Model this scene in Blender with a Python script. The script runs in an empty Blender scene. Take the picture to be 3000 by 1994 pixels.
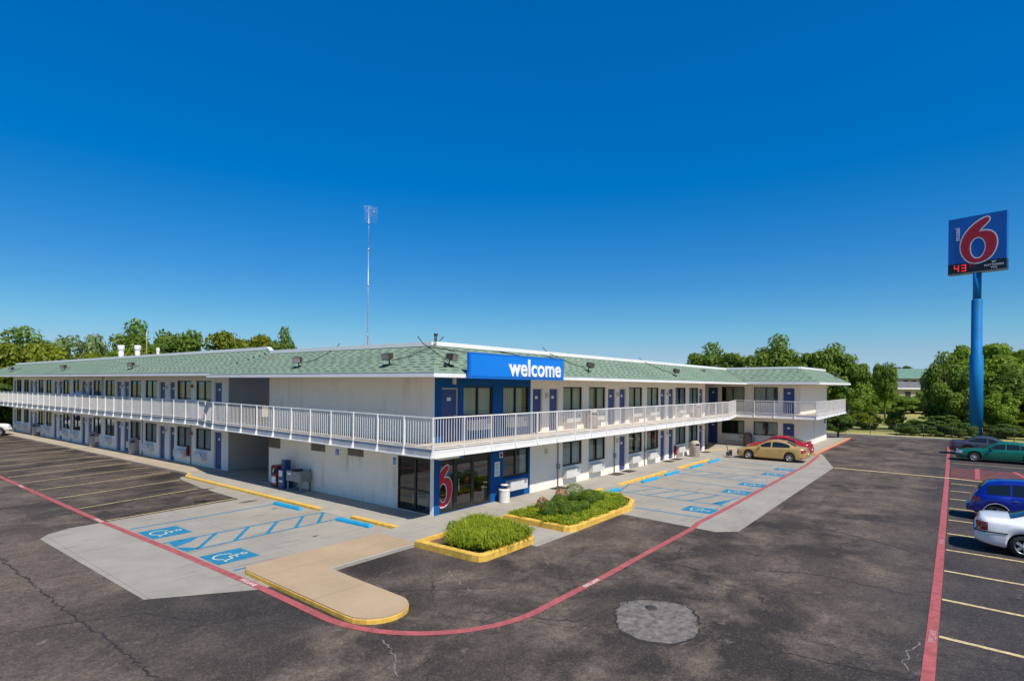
import bpy, bmesh, math, random
import numpy as np
from mathutils import Vector, Matrix
random.seed(7); rng=np.random.default_rng(7)
sc=bpy.context.scene
COL=sc.collection
R=math.radians

# ------------------------------------------------------------------ materials
M={}
def newmat(name):
    m=bpy.data.materials.new(name); m.use_nodes=True
    nt=m.node_tree; b=nt.nodes['Principled BSDF']; M[name]=m
    return m,nt,b
def N(nt,t,**k):
    n=nt.nodes.new(t)
    for a,v in k.items():
        if a in n.inputs: n.inputs[a].default_value=v
        else: setattr(n,a,v)
    return n
def L(nt,a,b): nt.links.new(a,b)
def pos(nt,obj=False):
    if obj: return N(nt,'ShaderNodeTexCoord').outputs['Object']
    return N(nt,'ShaderNodeNewGeometry').outputs['Position']
def noise(nt,co,scale,detail=4,rough=.55,dist=0):
    n=N(nt,'ShaderNodeTexNoise'); n.inputs['Scale'].default_value=scale; n.inputs['Detail'].default_value=detail
    n.inputs['Roughness'].default_value=rough; n.inputs['Distortion'].default_value=dist
    L(nt,co,n.inputs['Vector']); return n.outputs['Fac']
def ramp(nt,fac,stops):
    r=N(nt,'ShaderNodeValToRGB'); e=r.color_ramp.elements
    while len(e)<len(stops): e.new(.5)
    for i,(p,c) in enumerate(stops):
        e[i].position=p; e[i].color=(c,c,c,1) if not isinstance(c,tuple) else (*c,1)
    L(nt,fac,r.inputs['Fac']); return r.outputs['Color']
def mix(nt,fac,a,b,mode='MIX'):
    m=N(nt,'ShaderNodeMix',data_type='RGBA',blend_type=mode)
    for s,v in ((0,fac),(6,a),(7,b)):
        if hasattr(v,'links'): L(nt,v,m.inputs[s])
        elif isinstance(v,(int,float)): m.inputs[s].default_value=v if s==0 else (v,v,v,1)
        else: m.inputs[s].default_value=(*v,1)
    return m.outputs[2]
def math_(nt,op,a,b=None,clamp=False):
    m=N(nt,'ShaderNodeMath',operation=op,use_clamp=clamp)
    for i,v in enumerate((a,b)):
        if v is None: continue
        if hasattr(v,'links'): L(nt,v,m.inputs[i])
        else: m.inputs[i].default_value=v
    return m.outputs[0]
def bump(nt,b,h,strength=.3,dist=.02):
    n=N(nt,'ShaderNodeBump'); n.inputs['Strength'].default_value=strength; n.inputs['Distance'].default_value=dist
    L(nt,h,n.inputs['Height']); L(nt,n.outputs['Normal'],b.inputs['Normal'])
def simple(name,col,rough=.6,var=.15,scale=3,metal=0,spec=.5,bmp=0,bs=60,coat=0,obj=False):
    m,nt,b=newmat(name); co=pos(nt,obj)
    f=noise(nt,co,scale,5)
    lo=tuple(c*(1-var) for c in col); hi=tuple(min(1,c*(1+var)) for c in col)
    L(nt,ramp(nt,f,[(.3,lo),(.7,hi)]),b.inputs['Base Color'])
    b.inputs['Roughness'].default_value=rough; b.inputs['Metallic'].default_value=metal
    b.inputs['Specular IOR Level'].default_value=spec
    if coat: b.inputs['Coat Weight'].default_value=coat; b.inputs['Coat Roughness'].default_value=.05
    if bmp: bump(nt,b,noise(nt,co,bs,3),bmp,.01)
    return m
# painted stucco with rain streaks
def stucco(name,col,dirt=.35,dirtcol=(.42,.36,.27)):
    m,nt,b=newmat(name); co=pos(nt)
    mp=N(nt,'ShaderNodeMapping'); mp.inputs['Scale'].default_value=(1,1,.12); L(nt,co,mp.inputs['Vector'])
    f=noise(nt,mp.outputs[0],2.2,6,.65); s=ramp(nt,f,[(.5,0.0),(.78,1.0)])
    g=noise(nt,co,.7,4); s2=math_(nt,'MULTIPLY',s,ramp(nt,g,[(.4,0.),(.7,1.)]))
    base=mix(nt,ramp(nt,noise(nt,co,1.3,5),[(.3,0.),(.7,.5)]),col,tuple(c*.9 for c in col))
    c=mix(nt,math_(nt,'MULTIPLY',s2,dirt),base,dirtcol)
    L(nt,c,b.inputs['Base Color']); b.inputs['Roughness'].default_value=.85; b.inputs['Specular IOR Level'].default_value=.25
    bump(nt,b,noise(nt,co,35,4,.7),.35,.012); return m
stucco('white_stucco',(.92,.845,.725),.22)
stucco('stained_stucco',(.92,.84,.71),.8,(.40,.34,.23))
stucco('grey_stucco',(.50,.47,.43),.4)
stucco('blue_wall_paint',(.003,.088,.30),.12,(.02,.1,.27))
simple('door_blue',(.03,.06,.215),.45,.08,2)
simple('dark_bronze',(.018,.017,.016),.45,.1,4)
simple('white_metal',(.75,.735,.71),.45,.06,1.5)
simple('white_trim',(.82,.81,.79),.5,.05,1)
simple('grey_trim',(.30,.32,.34),.6,.1,1)
simple('steel_grey',(.25,.26,.26),.5,.1,3)
simple('beige_plastic',(.62,.58,.50),.6,.08,3)
simple('ac_white',(.66,.65,.62),.55,.08,3)
simple('brown_plate',(.16,.13,.10),.8,.15,3)
simple('black_rubber',(.02,.02,.02),.8,.2,8)
simple('black_plastic',(.02,.02,.022),.5,.2,5)
simple('chrome',(.62,.63,.65),.22,.05,4,metal=1)
simple('alloy',(.50,.51,.53),.4,.08,8,metal=.5)
simple('plate_white',(.8,.8,.78),.5,.05,5)
simple('sign_blue',(.003,.20,.72),.4,.05,.4)
simple('sign_blue_edge',(.003,.14,.55),.4,.05,.4)
simple('letter_white',(.86,.86,.86),.4,.02,2)
simple('pole_blue',(.004,.165,.42),.6,.2,.5,spec=.2)
simple('cabinet_blue',(.003,.115,.46),.4,.08,.3)
simple('logo_red',(.52,.010,.025),.4,.08,1)
simple('display_black',(.008,.008,.009),.35,.1,2)
simple('kerb_yellow',(.68,.42,.07),.75,.22,5,bmp=.3)
simple('stop_blue',(.010,.31,.55),.65,.15,6,bmp=.3)
simple('paint_blue',(.012,.19,.33),.75,.22,7)
simple('paint_red',(.36,.085,.085),.8,.25,6)
simple('paint_yellow',(.56,.45,.22),.8,.35,9)
simple('paint_white',(.6,.56,.52),.8,.3,9)
simple('paint_orange',(.64,.26,.08),.8,.2,5)
simple('roof_membrane',(.52,.50,.46),.85,.15,.6)
simple('roof_vent_white',(.76,.75,.72),.5,.06,2)
simple('flood_bronze',(.055,.045,.035),.5,.2,6)
simple('flood_lens',(.30,.28,.25),.15,.1,3)
simple('galvanised',(.45,.47,.50),.4,.1,3,metal=.6)
simple('trash_tan',(.42,.36,.31),.75,.15,20,bmp=.3)
simple('trash_pink',(.40,.33,.31),.75,.15,20,bmp=.3)
simple('trash_white',(.68,.66,.62),.6,.1,6)
simple('news_red',(.22,.012,.015),.4,.1,3)
simple('news_blue',(.008,.05,.17),.4,.1,3)
simple('extinguisher_red',(.26,.01,.013),.4,.1,3)
simple('mat_brown',(.045,.037,.03),.95,.2,20)
simple('soil',(.16,.10,.065),.95,.35,9,bmp=.6,bs=25)
simple('bark',(.13,.105,.08),.9,.3,6,bmp=.5,bs=12)
simple('fence_wire',(.06,.065,.06),.5,.1,3,metal=.5)
simple('brick',(.33,.14,.085),.85,.2,2)
simple('tan_siding',(.45,.37,.27),.85,.1,1)
simple('green_roofing',(.13,.24,.17),.6,.1,.3)
simple('grey_roofing',(.14,.135,.145),.85,.15,1)
simple('dark_glass',(.02,.024,.028),.08,.1,1)
simple('deck_concrete',(.52,.43,.32),.85,.2,1.2)
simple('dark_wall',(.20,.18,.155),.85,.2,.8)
simple('linen',(.55,.58,.68),.9,.1,6)
simple('red_door',(.12,.012,.02),.5,.1,2)
simple('leather',(.5,.5,.48),.6,.1,3)
simple('manhole',(.045,.04,.037),.9,.3,10)
simple('yellow_pipe',(.6,.5,.18),.6,.1,3)
simple('tail_red',(.30,.008,.010),.15,.1,5,coat=.6)
simple('amber',(.65,.13,.01),.2,.1,5,coat=.6)
simple('lamp_clear',(.62,.64,.66),.12,.1,5,metal=.4,coat=.8)
simple('mark_faded',(.44,.24,.23),.8,.35,14)
simple('mark_cream',(.60,.55,.36),.8,.25,12)
def paint(name,col,metal=.35,rough=.32): simple(name,col,rough,.03,1.2,metal=metal,coat=.9)
paint('car_gold',(.55,.36,.115),.35); paint('car_red',(.42,.008,.018),.2); paint('car_white',(.80,.80,.79),0)
paint('car_blue',(.004,.018,.30),.25); paint('car_green',(.004,.17,.10),.35); paint('car_grey',(.085,.08,.095),.5); paint('truck_white',(.72,.72,.70),0)
# emissive red digits
m,nt,b=newmat('led_red'); b.inputs['Base Color'].default_value=(.5,.01,.02,1); b.inputs['Emission Color'].default_value=(.9,.02,.04,1); b.inputs['Emission Strength'].default_value=.55
m,nt,b=newmat('led_dim'); b.inputs['Base Color'].default_value=(.18,.01,.03,1); b.inputs['Emission Color'].default_value=(.5,.02,.05,1); b.inputs['Emission Strength'].default_value=.08
# glass
def glass(name,tint,refl=.06):
    m=bpy.data.materials.new(name); m.use_nodes=True; nt=m.node_tree; nt.nodes.clear(); M[name]=m
    o=N(nt,'ShaderNodeOutputMaterial'); t=N(nt,'ShaderNodeBsdfTransparent'); t.inputs[0].default_value=(*tint,1)
    g=N(nt,'ShaderNodeBsdfGlossy'); g.inputs['Roughness'].default_value=.015
    f=N(nt,'ShaderNodeFresnel'); f.inputs[0].default_value=1.5
    nz=N(nt,'ShaderNodeBump'); nz.inputs['Strength'].default_value=.05; nz.inputs['Distance'].default_value=.02
    L(nt,noise(nt,pos(nt),1.6,1),nz.inputs['Height']); L(nt,nz.outputs[0],g.inputs['Normal'])
    fa=math_(nt,'ADD',f.outputs[0],refl,True)
    x=N(nt,'ShaderNodeMixShader'); L(nt,fa,x.inputs[0]); L(nt,t.outputs[0],x.inputs[1]); L(nt,g.outputs[0],x.inputs[2]); L(nt,x.outputs[0],o.inputs[0])
glass('window_glass',(.80,.86,.82),.07); glass('entry_glass',(.34,.36,.36),.10); glass('car_glass',(.16,.19,.19),.06)
# curtain
m,nt,b=newmat('curtain'); co=pos(nt,True); w=N(nt,'ShaderNodeTexWave'); w.inputs['Scale'].default_value=2.1; w.inputs['Distortion'].default_value=1.2; w.inputs['Detail'].default_value=1
L(nt,co,w.inputs['Vector']); L(nt,mix(nt,w.outputs['Fac'],(.66,.66,.58),(.82,.82,.74)),b.inputs['Base Color']); b.inputs['Roughness'].default_value=.95
m,nt,b=newmat('drape_green'); co=pos(nt,True); w=N(nt,'ShaderNodeTexWave'); w.inputs['Scale'].default_value=2.1; w.inputs['Distortion'].default_value=1.5
L(nt,co,w.inputs['Vector']); L(nt,mix(nt,w.outputs['Fac'],(.24,.30,.25),(.46,.52,.45)),b.inputs['Base Color']); b.inputs['Roughness'].default_value=.95
# shingles: uv u = metres along eave, v = metres up slope
m,nt,b=newmat('green_shingle'); uv=N(nt,'ShaderNodeUVMap'); sp=N(nt,'ShaderNodeSeparateXYZ'); L(nt,uv.outputs[0],sp.inputs[0])
v=math_(nt,'DIVIDE',sp.outputs[1],.25); row=math_(nt,'FLOOR',v); fv=math_(nt,'FRACT',v)
wn=N(nt,'ShaderNodeTexWhiteNoise',noise_dimensions='1D'); L(nt,row,wn.inputs['W'])
u=math_(nt,'ADD',math_(nt,'DIVIDE',sp.outputs[0],.62),wn.outputs['Value']); cell=math_(nt,'FLOOR',u); fu=math_(nt,'FRACT',u)
cb=N(nt,'ShaderNodeCombineXYZ'); L(nt,cell,cb.inputs[0]); L(nt,row,cb.inputs[1])
w2=N(nt,'ShaderNodeTexWhiteNoise',noise_dimensions='2D'); L(nt,cb.outputs[0],w2.inputs['Vector'])
thr=math_(nt,'MULTIPLY_ADD',w2.outputs['Value'],.28); thr.node.inputs[2].default_value=.38
dash=math_(nt,'MULTIPLY',math_(nt,'LESS_THAN',fv,.30),math_(nt,'LESS_THAN',fu,thr))
co=pos(nt); tone=mix(nt,ramp(nt,noise(nt,co,.6,5),[(.3,0.),(.7,1.)]),(.160,.225,.165),(.225,.305,.22))
tone=mix(nt,math_(nt,'MULTIPLY',w2.outputs['Value'],.35),tone,(.25,.35,.25))
tone=mix(nt,ramp(nt,noise(nt,co,28,2),[(.35,0.),(.65,.35)]),tone,(.09,.16,.10))
tone=mix(nt,math_(nt,'MULTIPLY',dash,.92),tone,(.018,.035,.028))
L(nt,tone,b.inputs['Base Color']); b.inputs['Roughness'].default_value=.92; b.inputs['Specular IOR Level'].default_value=.2
bump(nt,b,math_(nt,'SUBTRACT',1.,dash),.6,.02)
# asphalt
m,nt,b=newmat('asphalt'); co=pos(nt)
a1=noise(nt,co,.16,6,.6,.6); a2=noise(nt,co,.62,8,.68,.25); fine=noise(nt,co,26,4,.8); mid=noise(nt,co,7,4,.7)
mp=N(nt,'ShaderNodeMapping'); mp.inputs['Rotation'].default_value=(0,0,R(-38)); mp.inputs['Scale'].default_value=(.25,1.6,1); L(nt,co,mp.inputs['Vector'])
st=noise(nt,mp.outputs[0],.55,6,.65,.4)
c=mix(nt,ramp(nt,a1,[(.42,0.),(.58,1.)]),(.041,.035,.032),(.126,.100,.079))
c=mix(nt,ramp(nt,a2,[(.45,0.),(.64,.8)]),c,(.21,.167,.128))
c=mix(nt,ramp(nt,st,[(.50,0.),(.64,.5)]),c,(.042,.036,.033))
sx=N(nt,'ShaderNodeSeparateXYZ'); L(nt,co,sx.inputs[0])
wob=math_(nt,'MULTIPLY',math_(nt,'SUBTRACT',noise(nt,co,.35,4),.5),5.)
yy=math_(nt,'ADD',sx.outputs[1],wob)
mr=N(nt,'ShaderNodeMapRange'); mr.inputs[1].default_value=-13.2; mr.inputs[2].default_value=-15.6; L(nt,yy,mr.inputs[0])
c=mix(nt,math_(nt,'MULTIPLY',mr.outputs[0],.78),c,(.046,.043,.050))
mv=N(nt,'ShaderNodeMapRange'); mv.inputs[1].default_value=1.6; mv.inputs[2].default_value=.7
dv=N(nt,'ShaderNodeVectorMath',operation='DISTANCE'); L(nt,co,dv.inputs[0]); dv.inputs[1].default_value=(-4.7,-2.6,-.1)
L(nt,math_(nt,'ADD',dv.outputs['Value'],math_(nt,'MULTIPLY',wob,.35)),mv.inputs[0]); c=mix(nt,math_(nt,'MULTIPLY',mv.outputs[0],.8),c,(.02,.018,.018))
mv=N(nt,'ShaderNodeMapRange'); mv.inputs[1].default_value=3.2; mv.inputs[2].default_value=1.2
dv=N(nt,'ShaderNodeVectorMath',operation='DISTANCE'); L(nt,co,dv.inputs[0]); dv.inputs[1].default_value=(-8.9,-2.9,-.1)
L(nt,math_(nt,'ADD',dv.outputs['Value'],math_(nt,'MULTIPLY',wob,.4)),mv.inputs[0]); c=mix(nt,math_(nt,'MULTIPLY',mv.outputs[0],.7),c,(.035,.033,.036))
ml=N(nt,'ShaderNodeMapRange'); ml.inputs[1].default_value=-8.2; ml.inputs[2].default_value=-13.; L(nt,math_(nt,'ADD',sx.outputs[0],wob),ml.inputs[0])
c=mix(nt,math_(nt,'MULTIPLY',ml.outputs[0],.5),c,(.155,.124,.098))
wc=N(nt,'ShaderNodeVectorMath',operation='MULTIPLY_ADD'); nc=N(nt,'ShaderNodeTexNoise'); nc.inputs['Scale'].default_value=1.1; nc.inputs['Detail'].default_value=5; L(nt,co,nc.inputs['Vector'])
L(nt,nc.outputs['Color'],wc.inputs[0]); wc.inputs[1].default_value=(1.6,1.6,0); L(nt,co,wc.inputs[2])
vo=N(nt,'ShaderNodeTexVoronoi',feature='DISTANCE_TO_EDGE'); vo.inputs['Scale'].default_value=.23; L(nt,wc.outputs[0],vo.inputs['Vector'])
ck=ramp(nt,vo.outputs['Distance'],[(.002,1.),(.007,0.)]); ck=math_(nt,'MULTIPLY',ck,ramp(nt,noise(nt,co,.5,3),[(.42,0.),(.58,.9)]))
c=mix(nt,ck,c,(.02,.018,.018))
sp1=ramp(nt,noise(nt,co,2.3,3,.6),[(.68,0.),(.76,.7)]); c=mix(nt,sp1,c,(.21,.18,.155))
c=mix(nt,ramp(nt,fine,[(.36,.62),(.52,0.)]),c,(.025,.022,.02)); c=mix(nt,ramp(nt,fine,[(.54,0.),(.72,.55)]),c,(.27,.22,.17))
c=mix(nt,ramp(nt,mid,[(.46,0.),(.66,.45)]),c,(.04,.034,.03))
mo=N(nt,'ShaderNodeMapRange'); mo.inputs[1].default_value=-6.2; mo.inputs[2].default_value=-3.4; L(nt,sx.outputs[0],mo.inputs[0])
my=N(nt,'ShaderNodeMapRange'); my.inputs[1].default_value=8.; my.inputs[2].default_value=10.; L(nt,sx.outputs[1],my.inputs[0])
mpo=N(nt,'ShaderNodeMapping'); mpo.inputs['Rotation'].default_value=(0,0,R(-14)); mpo.inputs['Scale'].default_value=(.28,1.1,1); L(nt,co,mpo.inputs['Vector'])
oil=math_(nt,'MULTIPLY',math_(nt,'MULTIPLY',mo.outputs[0],my.outputs[0]),ramp(nt,noise(nt,mpo.outputs[0],.9,5,.6),[(.44,0.),(.60,.85)]))
c=mix(nt,oil,c,(.022,.018,.016))
L(nt,c,b.inputs['Base Color']); b.inputs['Roughness'].default_value=.9; b.inputs['Specular IOR Level'].default_value=.15
bump(nt,b,fine,.35,.01)
def concrete(name,col,dark=.30,joint=None,stain=.55):
    m,nt,b=newmat(name); co=pos(nt)
    f=noise(nt,co,.5,6,.6,.5); g=noise(nt,co,3.5,5,.7); h=noise(nt,co,50,3,.7)
    c=mix(nt,ramp(nt,f,[(.35,0.),(.7,1.)]),tuple(x*.86 for x in col),tuple(min(1,x*1.07) for x in col))
    c=mix(nt,ramp(nt,g,[(.55,0.),(.75,dark)]),c,tuple(x*.55 for x in col))
    mp=N(nt,'ShaderNodeMapping'); mp.inputs['Scale'].default_value=(.35,2.2,1); mp.inputs['Rotation'].default_value=(0,0,R(38)); L(nt,co,mp.inputs['Vector'])
    s=noise(nt,mp.outputs[0],1.6,4,.6); c=mix(nt,ramp(nt,s,[(.58,0.),(.74,stain)]),c,tuple(x*.42 for x in col))
    c=mix(nt,ramp(nt,noise(nt,co,1.1,6,.7,1.2),[(.58,0.),(.74,.4)]),c,tuple(x*.62 for x in col))
    c=mix(nt,ramp(nt,h,[(.3,.22),(.6,0.)]),c,tuple(x*.5 for x in col))
    if joint:
        s3=N(nt,'ShaderNodeSeparateXYZ'); L(nt,co,s3.inputs[0]); js=[]
        for ax,sp_ in joint:
            t=math_(nt,'FRACT',math_(nt,'DIVIDE',math_(nt,'ADD',s3.outputs[ax],100.),sp_)); js.append(math_(nt,'LESS_THAN',t,.012/sp_*1.3))
        j=js[0]
        for q in js[1:]: j=math_(nt,'MAXIMUM',j,q)
        c=mix(nt,math_(nt,'MULTIPLY',j,.6),c,tuple(x*.3 for x in col))
    L(nt,c,b.inputs['Base Color']); b.inputs['Roughness'].default_value=.88; b.inputs['Specular IOR Level'].default_value=.25; bump(nt,b,h,.25,.008)
concrete('concrete_pad',(.345,.318,.268),joint=[(0,4.1),(1,4.2)]); concrete('concrete_walk',(.385,.36,.305),joint=[(0,1.83),(1,1.83)],stain=.3)
concrete('tan_walk',(.44,.37,.27),joint=[(1,1.83)],stain=.25); concrete('tan_island',(.45,.33,.205),dark=.18,joint=[(0,40.),(1,2.4)],stain=.15)
simple('patch_concrete',(.165,.147,.132),.92,.42,7,spec=.1,bmp=.5,bs=30)
# grass ground
m,nt,b=newmat('grass_ground'); co=pos(nt); f=noise(nt,co,.07,6,.6); g=noise(nt,co,1.4,5,.7)
c=mix(nt,ramp(nt,f,[(.35,0.),(.65,1.)]),(.20,.22,.05),(.50,.43,.13)); c=mix(nt,ramp(nt,g,[(.4,0.),(.7,.6)]),c,(.20,.20,.05)); L(nt,c,b.inputs['Base Color']); b.inputs['Roughness'].default_value=.95; bump(nt,b,g,.8,.1)
def leafmat(name,a,c2,trans=.35,scale=.5):
    m,nt,b=newmat(name); co=pos(nt); f=noise(nt,co,scale,4); oi=N(nt,'ShaderNodeObjectInfo')
    c=mix(nt,ramp(nt,f,[(.32,0.),(.68,1.)]),a,c2); c=mix(nt,math_(nt,'MULTIPLY',oi.outputs['Random'],.35),c,tuple(x*.55 for x in c2))
    L(nt,c,b.inputs['Base Color']); b.inputs['Roughness'].default_value=.55; b.inputs['Specular IOR Level'].default_value=.3
    tr=N(nt,'ShaderNodeBsdfTranslucent'); L(nt,mix(nt,.5,c,(.25,.32,.03)),tr.inputs[0]); mx=N(nt,'ShaderNodeMixShader'); mx.inputs[0].default_value=trans
    o=nt.nodes['Material Output']; L(nt,b.outputs[0],mx.inputs[1]); L(nt,tr.outputs[0],mx.inputs[2]); L(nt,mx.outputs[0],o.inputs[0])
leafmat('leaf_mid',(.10,.185,.025),(.25,.36,.05),.48); leafmat('leaf_dark',(.065,.125,.022),(.15,.235,.04),.45); leafmat('leaf_olive',(.15,.20,.015),(.30,.34,.025),.48)
leafmat('leaf_pale',(.19,.28,.10),(.32,.42,.16),.48); leafmat('leaf_lime',(.14,.25,.02),(.30,.43,.04),.5)
leafmat('grass_blade',(.17,.265,.008),(.42,.48,.03),.42,2.2); leafmat('box_leaf',(.07,.145,.016),(.20,.30,.035),.35,3); leafmat('red_leaf',(.50,.20,.10),(.66,.40,.22),.35,5)

# ------------------------------------------------------------------ mesh helpers
class MB:
    def __init__(s): s.v=[]; s.f=[]; s.uv={}; s.sm=set()
    def pts(s,ps): i=len(s.v); s.v+= [tuple(p) for p in ps]; return list(range(i,i+len(ps)))
    def face(s,ps,uv=None,smooth=False):
        ids=s.pts(ps); s.f.append(ids)
        if uv: s.uv[len(s.f)-1]=uv
        if smooth: s.sm.add(len(s.f)-1)
        return s
    def hexa(s,p):     # 8 points: bottom 4 ccw, top 4
        i=s.pts(p)
        for q in ((3,2,1,0),(4,5,6,7),(0,1,5,4),(1,2,6,5),(2,3,7,6),(3,0,4,7)): s.f.append([i[k] for k in q])
        return s
    def box(s,x0,y0,z0,x1,y1,z1):
        x0,x1=min(x0,x1),max(x0,x1); y0,y1=min(y0,y1),max(y0,y1); z0,z1=min(z0,z1),max(z0,z1)
        return s.hexa([(x0,y0,z0),(x1,y0,z0),(x1,y1,z0),(x0,y1,z0),(x0,y0,z1),(x1,y0,z1),(x1,y1,z1),(x0,y1,z1)])
    def bbox(s,x0,y0,z0,x1,y1,z1,c=.02):   # chamfered-top box
        s.hexa([(x0,y0,z0),(x1,y0,z0),(x1,y1,z0),(x0,y1,z0),(x0,y0,z1-c),(x1,y0,z1-c),(x1,y1,z1-c),(x0,y1,z1-c)])
        return s.hexa([(x0,y0,z1-c),(x1,y0,z1-c),(x1,y1,z1-c),(x0,y1,z1-c),(x0+c,y0+c,z1),(x1-c,y0+c,z1),(x1-c,y1-c,z1),(x0+c,y1-c,z1)])
    def prism(s,poly,z0,z1,top=True):
        n=len(poly); a=s.pts([(p[0],p[1],z0) for p in poly]); b=s.pts([(p[0],p[1],z1) for p in poly])
        for i in range(n): s.f.append([a[i],a[(i+1)%n],b[(i+1)%n],b[i]])
        s.f.append(b); s.f.append(a[::-1]); return s
    def tube(s,p0,p1,r0,r1=None,n=8,caps=True):
        r1=r0 if r1 is None else r1; p0=Vector(p0);p1=Vector(p1); d=(p1-p0).normalized()
        a=d.orthogonal().normalized(); b=d.cross(a); A=[];B=[]
        for k in range(n):
            t=2*math.pi*k/n; o=a*math.cos(t)+b*math.sin(t); A.append(p0+o*r0); B.append(p1+o*r1)
        A=s.pts(A);B=s.pts(B)
        for k in range(n):
            s.f.append([A[k],A[(k+1)%n],B[(k+1)%n],B[k]]); s.sm.add(len(s.f)-1)
        if caps: s.f.append(A[::-1]); s.f.append(B)
        return s
    def path(s,ps,r,n=6):
        for a,b in zip(ps[:-1],ps[1:]): s.tube(a,b,r,r,n)
        return s
    def lathe(s,prof,c=(0,0,0),n=24,axis='z',caps=True):
        rings=[]
        for r,h in prof:
            ring=[]
            for k in range(n):
                t=2*math.pi*k/n; x,y=r*math.cos(t),r*math.sin(t)
                p=(x,y,h) if axis=='z' else (x,h,y)
                ring.append((c[0]+p[0],c[1]+p[1],c[2]+p[2]))
            rings.append(s.pts(ring))
        for A,B in zip(rings[:-1],rings[1:]):
            for k in range(n):
                q=[A[k],A[(k+1)%n],B[(k+1)%n],B[k]]
                s.f.append(q if axis=='z' else q[::-1]); s.sm.add(len(s.f)-1)
        if caps: s.f.append(rings[0][::-1]); s.f.append(rings[-1])
        return s
    def ribbon(s,ps,w,z):
        n=len(ps)
        Lp=[];Rp=[]
        for i,p in enumerate(ps):
            a=Vector(ps[max(i-1,0)][:2]); b=Vector(ps[min(i+1,n-1)][:2]); d=(b-a).normalized(); nn=Vector((-d.y,d.x))
            ww=w[i] if isinstance(w,(list,tuple)) else w
            Lp.append((p[0]+nn.x*ww/2,p[1]+nn.y*ww/2,z)); Rp.append((p[0]-nn.x*ww/2,p[1]-nn.y*ww/2,z))
        A=s.pts(Lp);B=s.pts(Rp)
        for i in range(n-1): s.f.append([B[i],B[i+1],A[i+1],A[i]])
        return s
    def mesh(s,name,mat):
        me=bpy.data.meshes.new(name); me.from_pydata(s.v,[],s.f)
        if s.uv:
            lay=me.uv_layers.new(name='UVMap')
            for fi,uvs in s.uv.items():
                for li,u in zip(me.polygons[fi].loop_indices,uvs): lay.data[li].uv=u
        for i in s.sm: me.polygons[i].use_smooth=True
        me.materials.append(M[mat]); me.update(); return me
    def build(s,name,mat,parent=None,loc=None,rz=0):
        o=bpy.data.objects.new(name,s.mesh(name,mat)); COL.objects.link(o)
        if parent: o.parent=parent
        if loc: o.location=loc
        o.rotation_euler.z=rz; return o
def tag(o,label=None,cat=None,group=None,kind=None):
    if label: o['label']=label
    if cat: o['category']=cat
    if group: o['group']=group
    if kind: o['kind']=kind
    return o
def thing(name,label,cat,loc=(0,0,0),rz=0,group=None):
    o=bpy.data.objects.new(name,None); COL.objects.link(o); o.location=loc; o.rotation_euler.z=rz; o.empty_display_size=.3
    return tag(o,label,cat,group)
def copy_tree(o,parent=None):
    c=o.copy(); COL.objects.link(c); c.parent=parent
    for ch in list(o.children): copy_tree(ch,c)
    return c
def dup(root,loc,rz=0,label=None,scale=None):
    c=copy_tree(root); c.location=loc; c.rotation_euler.z=rz
    if label: c['label']=label
    if scale: c.scale=scale
    return c
def meshobj(name,me,parent=None,loc=(0,0,0),rz=0):
    o=bpy.data.objects.new(name,me); COL.objects.link(o); o.parent=parent; o.location=loc; o.rotation_euler.z=rz; return o
def curve_mesh(cu,mat,name):
    o=bpy.data.objects.new('tmp',cu); COL.objects.link(o); bpy.context.view_layer.update()
    me=bpy.data.meshes.new_from_object(o.evaluated_get(bpy.context.evaluated_depsgraph_get()))
    bpy.data.objects.remove(o); me.name=name; me.materials.clear(); me.materials.append(M[mat]); return me
def text_mesh(t,size,mat,name,extrude=.0,offset=0.,align='LEFT',space=1.,sx=1.):
    cu=bpy.data.curves.new('t','FONT'); cu.body=t; cu.size=size; cu.extrude=extrude; cu.offset=offset; cu.align_x=align; cu.space_character=space
    me=curve_mesh(cu,mat,name)
    for v in me.vertices: v.co.x*=sx
    return me
def shape_mesh(polys,mat,name,extrude=.01):
    cu=bpy.data.curves.new('s','CURVE'); cu.dimensions='2D'; cu.fill_mode='BOTH'; cu.extrude=extrude
    for p in polys:
        sp=cu.splines.new('POLY'); sp.points.add(len(p)-1)
        for q,pt in zip(p,sp.points): pt.co=(q[0],q[1],0,1)
        sp.use_cyclic_u=True
    return curve_mesh(cu,mat,name)
def smooth_closed(p,k=3):
    p=np.array(p,float)
    for _ in range(k):
        q=np.empty((len(p)*2,2)); nx=np.roll(p,-1,0); q[0::2]=.75*p+.25*nx; q[1::2]=.25*p+.75*nx; p=q
    return [tuple(x) for x in p]
def clipx(poly,x0):
    out=[]
    for a,b in zip(poly,poly[1:]+poly[:1]):
        ia,ib=a[0]>=x0,b[0]>=x0
        if ia: out.append(a)
        if ia!=ib:
            t=(x0-a[0])/(b[0]-a[0]); out.append((x0,a[1]+t*(b[1]-a[1])))
    return out
# vertical sign/letters: mesh in local xy put upright: local x along wall, local y up, facing -y of wall frame
def upright(me,parent,loc,rz,name):
    o=meshobj(name,me,parent,loc); o.rotation_euler=(R(90),0,rz); return o

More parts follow.
